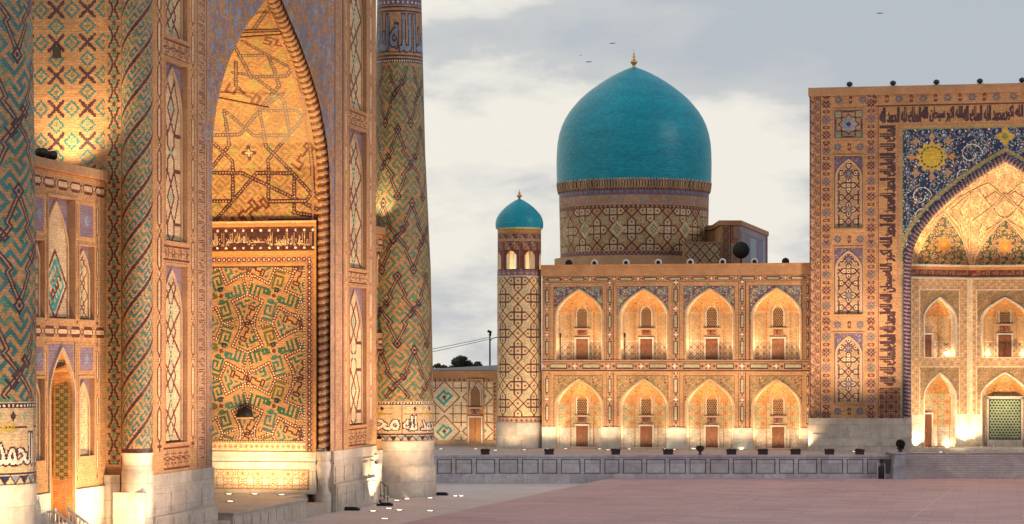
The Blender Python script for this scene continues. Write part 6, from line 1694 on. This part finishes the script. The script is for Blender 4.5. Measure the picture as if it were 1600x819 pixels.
def tree(px, d, py_top, wpx, lab, seed):
    X_, Y_ = PD(px, d); zt = 10.4 + (568 - py_top) / F * d; W = wpx / F * d / 2; r = random.Random(seed)
    t = thing('tree', lab, 'tree', (X_, Y_, 0), 'trees behind the low side wall'); m = MB(); m.tube([(X_, Y_, 0), (X_ + .2, Y_, zt * .4), (X_, Y_, zt * .75)], [.35, .25, .1])
    for k in range(7): a = r.uniform(0, 6.28); m.tube([(X_, Y_, zt * .4), (X_ + cos(a) * W * .6, Y_ + sin(a) * W * .6, zt * r.uniform(.6, .85))], [.14, .05])
    m.build('trunk', BARK, t); m = MB()
    C = [(r.uniform(-W, W), r.uniform(-W, W), zt - .4 - r.uniform(0, 3.6)) for _ in range(46)]
    C = [(a, b, min(c, zt - .4 - (a / W) ** 2 * 1.0)) for a, b, c in C]
    for a, b, c in C:
        R = r.uniform(.5, 1.0) * W * .32
        for _ in range(200):
            d_ = np.array([r.gauss(0, 1) for _ in range(3)]); d_ /= np.linalg.norm(d_); p = np.array([X_ + a, Y_ + b, c]) + d_ * R * r.uniform(.4, 1) * np.array([1, 1, .7]); e = np.array([r.gauss(0, 1) for _ in range(3)]); e /= np.linalg.norm(e); g = np.cross(e, d_) * .13
            e = e * .12; m.add([p - e, p + g, p + e, p - g], [(0, 1, 2, 3)])
    m.build('crown', LEAF, t)
tree(716, 262, 552.5, 60, 'dark rounded tree standing behind the low side wall', 3)
tree(683, 258, 564, 34, 'lower dark tree at the edge of the slender minaret', 5)
tree(742, 272, 566, 30, 'small low dark tree beside the roof cupola', 9)
for k, (px, py, s, rz, lb) in enumerate(((957, 68, 1.0, .2, 'grey bird gliding just left of the dome finial'), (920, 97, 1.0, -.1, 'grey bird gliding low left above the great dome'), (907, 87, .45, .6, 'tiny distant bird highest to the left of the dome'), (1375, 21, 1.1, .3, 'grey bird above the right-hand portal'), (1541, 13, .8, 0, 'tiny bird near the top edge above the right-hand portal'), (808, 305, .35, .3, 'tiny bird left of the turret finial'))):
    if k in (4, 5): continue
    d = 190; X_, Y_ = PD(px, d); Z_ = 10.4 + (568 - py) / F * d; m = MB(); w = .30 * s
    m.tube([(X_ - .12 * s, Y_, Z_), (X_, Y_, Z_ + .01), (X_ + .15 * s, Y_, Z_)], [.01, .05 * s, .015], 6)
    for sg in (-1, 1): m.add([(X_ - .05 * s, Y_, Z_), (X_ + .08 * s, Y_, Z_), (X_ + sg * w * .6 + .04, Y_ + .08, Z_ + .07 * s), (X_ + sg * w - .06, Y_ + .15, Z_ + .02)], [(0, 1, 2, 3)])
    tag(m.build('bird', mat_plain('grey_feathers', (.12, .11, .11), .8) if k == 0 else bpy.data.materials['grey_feathers']), lb, 'bird', 'birds in flight')

# ================================================================== LAMPLIGHT
def L(*a, **k): return lamp(*a, **k)
# niches of the arcade: one small lamp low at either side, plus an added wide fill spot
for lv in (0, 1):
    for uc in CXS:
        z0 = ZS[lv]['z0']
        for s in (-1, 1):
            pw = (1.0 if s < 0 else .72) * RNG.uniform(.72, 1.2)
            L('SPOT', (uc + s * (HWN - .50), YG - .05, z0 + .12), 900 * pw, WARM, .12, target=(uc + s * (HWN - .55), YG + .55, z0 + 6), spot=62, blend=1)
            L('SPOT', (uc + s * .4, YG - .25, z0 + .2), 260 * pw, WARM, .2, target=(uc + s * 1.0, YG + 1.2, z0 + 3.4), spot=140)
# terrace wash on the arcade front, turret and side wall
for px in (950, 1056, 1160, 1256, 858): X_ = xg(px); L('SPOT', (X_, YG - 2.8, TZ + .15), 1100, WARM, .2, target=(X_, YG + .2, TZ + 7), spot=115)
for uc in CXS: L('SPOT', (uc, YG - 9, TZ + .5), 4600, WARM, .4, target=(uc, YG, TZ + 11), spot=75)
for px, pw in ((778, 500), (815, 700), (850, 350)): X_ = xg(px); L('SPOT', (X_, YG - 4.2, TZ + .15), pw, WARM, .2, target=(TX, TY, TZ + 7), spot=110)
L('SPOT', (TX, YG - 9, TZ + .4), 1800, WARM, .4, target=(TX, TY, TZ + 12), spot=60)
L('POINT', (TX + .9, TY - .2, zt_(418)), 90, WH, .1); L('POINT', (TX - .9, TY - .2, zt_(418)), 90, WH, .1)
for px in (690, 743, 772): X_ = xl(px); L('SPOT', (X_, YL - 2.4, TZ + .15), 330, WARM, .2, target=(X_, YL, TZ + 4), spot=130)
# big portal
for s in (-1, 1):
    L('SPOT', (UP + s * (wI - .6), YP + 1.2, ZF + .2), 1500, WARM, .15, target=(UP + s * (wI - 1.5), YP + 3.2, ZF + 8), spot=120)
    L('SPOT', (UP + s * (XQ + .1), YP + DPT - 1.1, ZF + .2), 1300, WARM, .15, target=(UP + s * XQ, YP + DPT, ZF + 9), spot=120)
    L('SPOT', (UP + s * (wI - 1.2), YP + .9, ZV + .35), 1000, (1, .60, .22), .15, target=(UP + s * 1, YP + 3.5, ZV + 9), spot=150)
    L('SPOT', (UP + s * 3.2, YP + 2.2, ZV + .35), 1000, (1, .68, .32), .15, target=(UP + s * 1, YP + 3.0, ZV + 9), spot=150)
    L('SPOT', (UP + s * (HW2 + 3.0), YP - 9.5, TZ + .4), 15000, (1.0, .72, .46), .3, target=(UP + s * (HW2 + 2.5), YP, TZ + 29), spot=60)  # extra spot added to brighten the portal's upper part, no fixture modelled
    L('SPOT', (UP + s * (HW2 + 4.6), YP - 8.5, TZ + .4), 15500, (1.0, .74, .47), .3, target=(UP + s * (HW2 + 4.2), YP, TZ + 20), spot=82)
for w, (p, q) in enumerate(PL):
    f = frameO(p, q); Lw = math.hypot(q[0] - p[0], q[1] - p[1])
    for z0 in (ups['z0'], ZF):
        for sg in (-1, 1): L('POINT', f(Lw / 2 + sg * 1.35, z0 + .35, .75), 75 if sg * (w - .5) < 0 else 45, WARM, .1)
for s in (-1, 1): L('SPOT', (UP + s * 4.5, YP - 3.5, TZ + .3), 5200, (1, .72, .40), .4, target=(UP + s * 4.5, YP + 4.5, TZ + 8), spot=95)  # soft frontal spots added to even out the inner walls
# tall portal: podium lights on the mosaic wall
for px, pw in ((358, 1600), (398, 1600), (440, 1700)):
    X_, Y_ = GP(px, 772.5, .93); L('SPOT', (X_, Y_ - 2.6, 1.1), pw * .95, (1, .68, .33), .3, target=(X_, YW + .3, 6), spot=115)
L('SPOT', (-54.5, 157.5, 1.3), 12000, (1, .66, .29), .3, target=(-54.5, YW, 17), spot=60)
L('SPOT', (-52.5, 153, 1.3), 30000, (1, .62, .24), .3, target=(-53.5, 161, 31), spot=60)
L('SPOT', (-58, 150, 1.3), 20000, (1, .62, .24), .3, target=(-54, 160, 30), spot=70)
L('SPOT', (-51.0, 148, 1.3), 15000, (1, .62, .25), .3, target=(-48.2, 164, 26), spot=50)
L('POINT', (x(383), YW - .35, z(648) - .1), 40, (1, .7, .35), .1)
# added facade floods, set far out so light enters the recessed panels
for Y_, pw, zz in ((129, 17000, 9), (135, 17000, 16), (168, 19000, 10), (175, 19000, 17), (183, 5500, 7)):
    L('SPOT', (XF + 17, Y_ - 2, .2), pw, (1, .71, .49), .3, target=(XF, Y_, zz), spot=62)
for Y_ in (121, 125.5): L('SPOT', (XW + 4.5, Y_, -.2), 3600, WARM, .2, target=(XW, Y_, 9), spot=110)
L('SPOT', (XW + 2.2, 125.3, 0.1), 1300, (1, .62, .3), .2, target=(XW + .5, YS, 7), spot=120)
L('SPOT', (-49.2, 122.6, 1.7), 350, (1, .55, .2), .1, target=(-51.2, 124, 6), spot=120)
L('SPOT', (NX + 5.5, NY - 6, -.2), 5600, WARM, .3, target=(NX, NY, 9), spot=90)
L('SPOT', (-52.2, 126.4, 21.7), 1500, (1, .72, .38), .15, target=(-52.3, YS + .3, 25.5), spot=115)
L('SPOT', (-51.6, 124.0, 21.7), 1300, (1, .6, .27), .15, target=(-51.5, YS + .3, 30), spot=110)
# far wing and slender minaret
X_, Y_ = GP(598, 789, -.45); L('SPOT', (X_, Y_, 0), 1900, WARM, .2, target=(XW2, Y_ + 2.5, 8), spot=110)
for px, py, pw in ((620, 782.5, 900), (640, 780, 900), (672, 778.5, 700)):
    X_, Y_ = GP(px, py, -.45); L('SPOT', (X_, Y_ - .6, -.25), pw, WARM, .2, target=(MX, MY, 12), spot=80)
L('SPOT', (MX + 2.5, MY - 13, -.2), 6000, (1, .6, .3), .3, target=(MX, MY, 14), spot=60)
L('SPOT', (-49.8, MY - 3.9, 21.8), 1300, (1, .74, .40), .12, target=(MX - .7, MY - 2, 25.5), spot=90)

# ================================================================== SKY, SUN, CAMERA
w = bpy.data.worlds.new('World'); SC.world = w; w.use_nodes = True; t = w.node_tree; bg = t.nodes['Background']
sk = N(t, 'ShaderNodeTexSky'); sk.sky_type = 'NISHITA'; sk.sun_disc = False; sk.sun_elevation = radians(7); sk.sun_rotation = radians(-68); sk.air_density = 1.3; sk.dust_density = 2.0
tc = N(t, 'ShaderNodeTexCoord').outputs['Generated']
sp = N(t, 'ShaderNodeSeparateXYZ'); t.links.new(tc, sp.inputs[0])
mp = N(t, 'ShaderNodeMapping'); mp.inputs['Scale'].default_value = (1.0, 1.0, 2.6); mp.inputs['Location'].default_value = (SKX, .37, SKZ); t.links.new(tc, mp.inputs[0])
n1 = noise(t, mp.outputs[0], 6.0, 6, .52); n2 = noise(t, mp.outputs[0], 26.0, 5, .6)
cl = mathn(t, 'ADD', mathn(t, 'MULTIPLY', n1, .82), mathn(t, 'MULTIPLY', n2, .18))
hi = mathn(t, 'MULTIPLY_ADD', sp.outputs[2], SKG, SKB)                    # blue-grey deck gains with height, thins near mid sky
lowm = N(t, 'ShaderNodeMapRange'); lowm.inputs[1].default_value = .10; lowm.inputs[2].default_value = .0; lowm.inputs[3].default_value = 0; lowm.inputs[4].default_value = .15; t.links.new(sp.outputs[2], lowm.inputs[0])
az = mathn(t, 'MULTIPLY', mathn(t, 'MULTIPLY', sp.outputs[2], mathn(t, 'ADD', sp.outputs[0], .185)), 9.0)
s_ = mathn(t, 'ADD', mathn(t, 'ADD', mathn(t, 'ADD', cl, hi), lowm.outputs[0]), az)
col = ramp(t, s_, [(.49, (.80, .77, .70)), (.535, (.70, .69, .655)), (.575, (.53, .545, .56)), (.68, (.43, .47, .52))])
nish = mixc(t, 1.0, sk.outputs[0], (SKN, SKN, SKN), 'MULTIPLY')
fin = mixc(t, .93, nish, col)
t.links.new(fin, bg.inputs[0]); bg.inputs[1].default_value = 1.0
sl = bpy.data.lights.new('sun', 'SUN'); sl.energy = .5; sl.angle = radians(12); sl.color = (1, .90, .78)
so = bpy.data.objects.new('sun', sl); COL.objects.link(so)
from mathutils import Vector
so.rotation_euler = Vector((-.85, .35, -.42)).to_track_quat('-Z', 'Y').to_euler()

cam = bpy.data.cameras.new('camera'); cam.sensor_width = 36; cam.lens = 36 * F / 1600; cam.shift_y = (HOR - 409.5) / 1600
cam.clip_start = .5; cam.clip_end = 9000
co = bpy.data.objects.new('camera', cam); COL.objects.link(co); co.location = (0, 0, EYE); co.rotation_euler = (radians(90), 0, A); SC.camera = co
SC.view_settings.view_transform = 'Standard'; SC.view_settings.look = 'None'; SC.view_settings.exposure = 0.2; SC.view_settings.gamma = 1; SC.view_settings.use_curve_mapping = False
SC.cycles.use_denoising = True; SC.cycles.max_bounces = 5; SC.cycles.diffuse_bounces = 3; SC.cycles.glossy_bounces = 2; SC.cycles.sample_clamp_indirect = 6
SC.cycles.use_light_tree = True; SC.cycles.caustics_reflective = False; SC.cycles.caustics_refractive = False
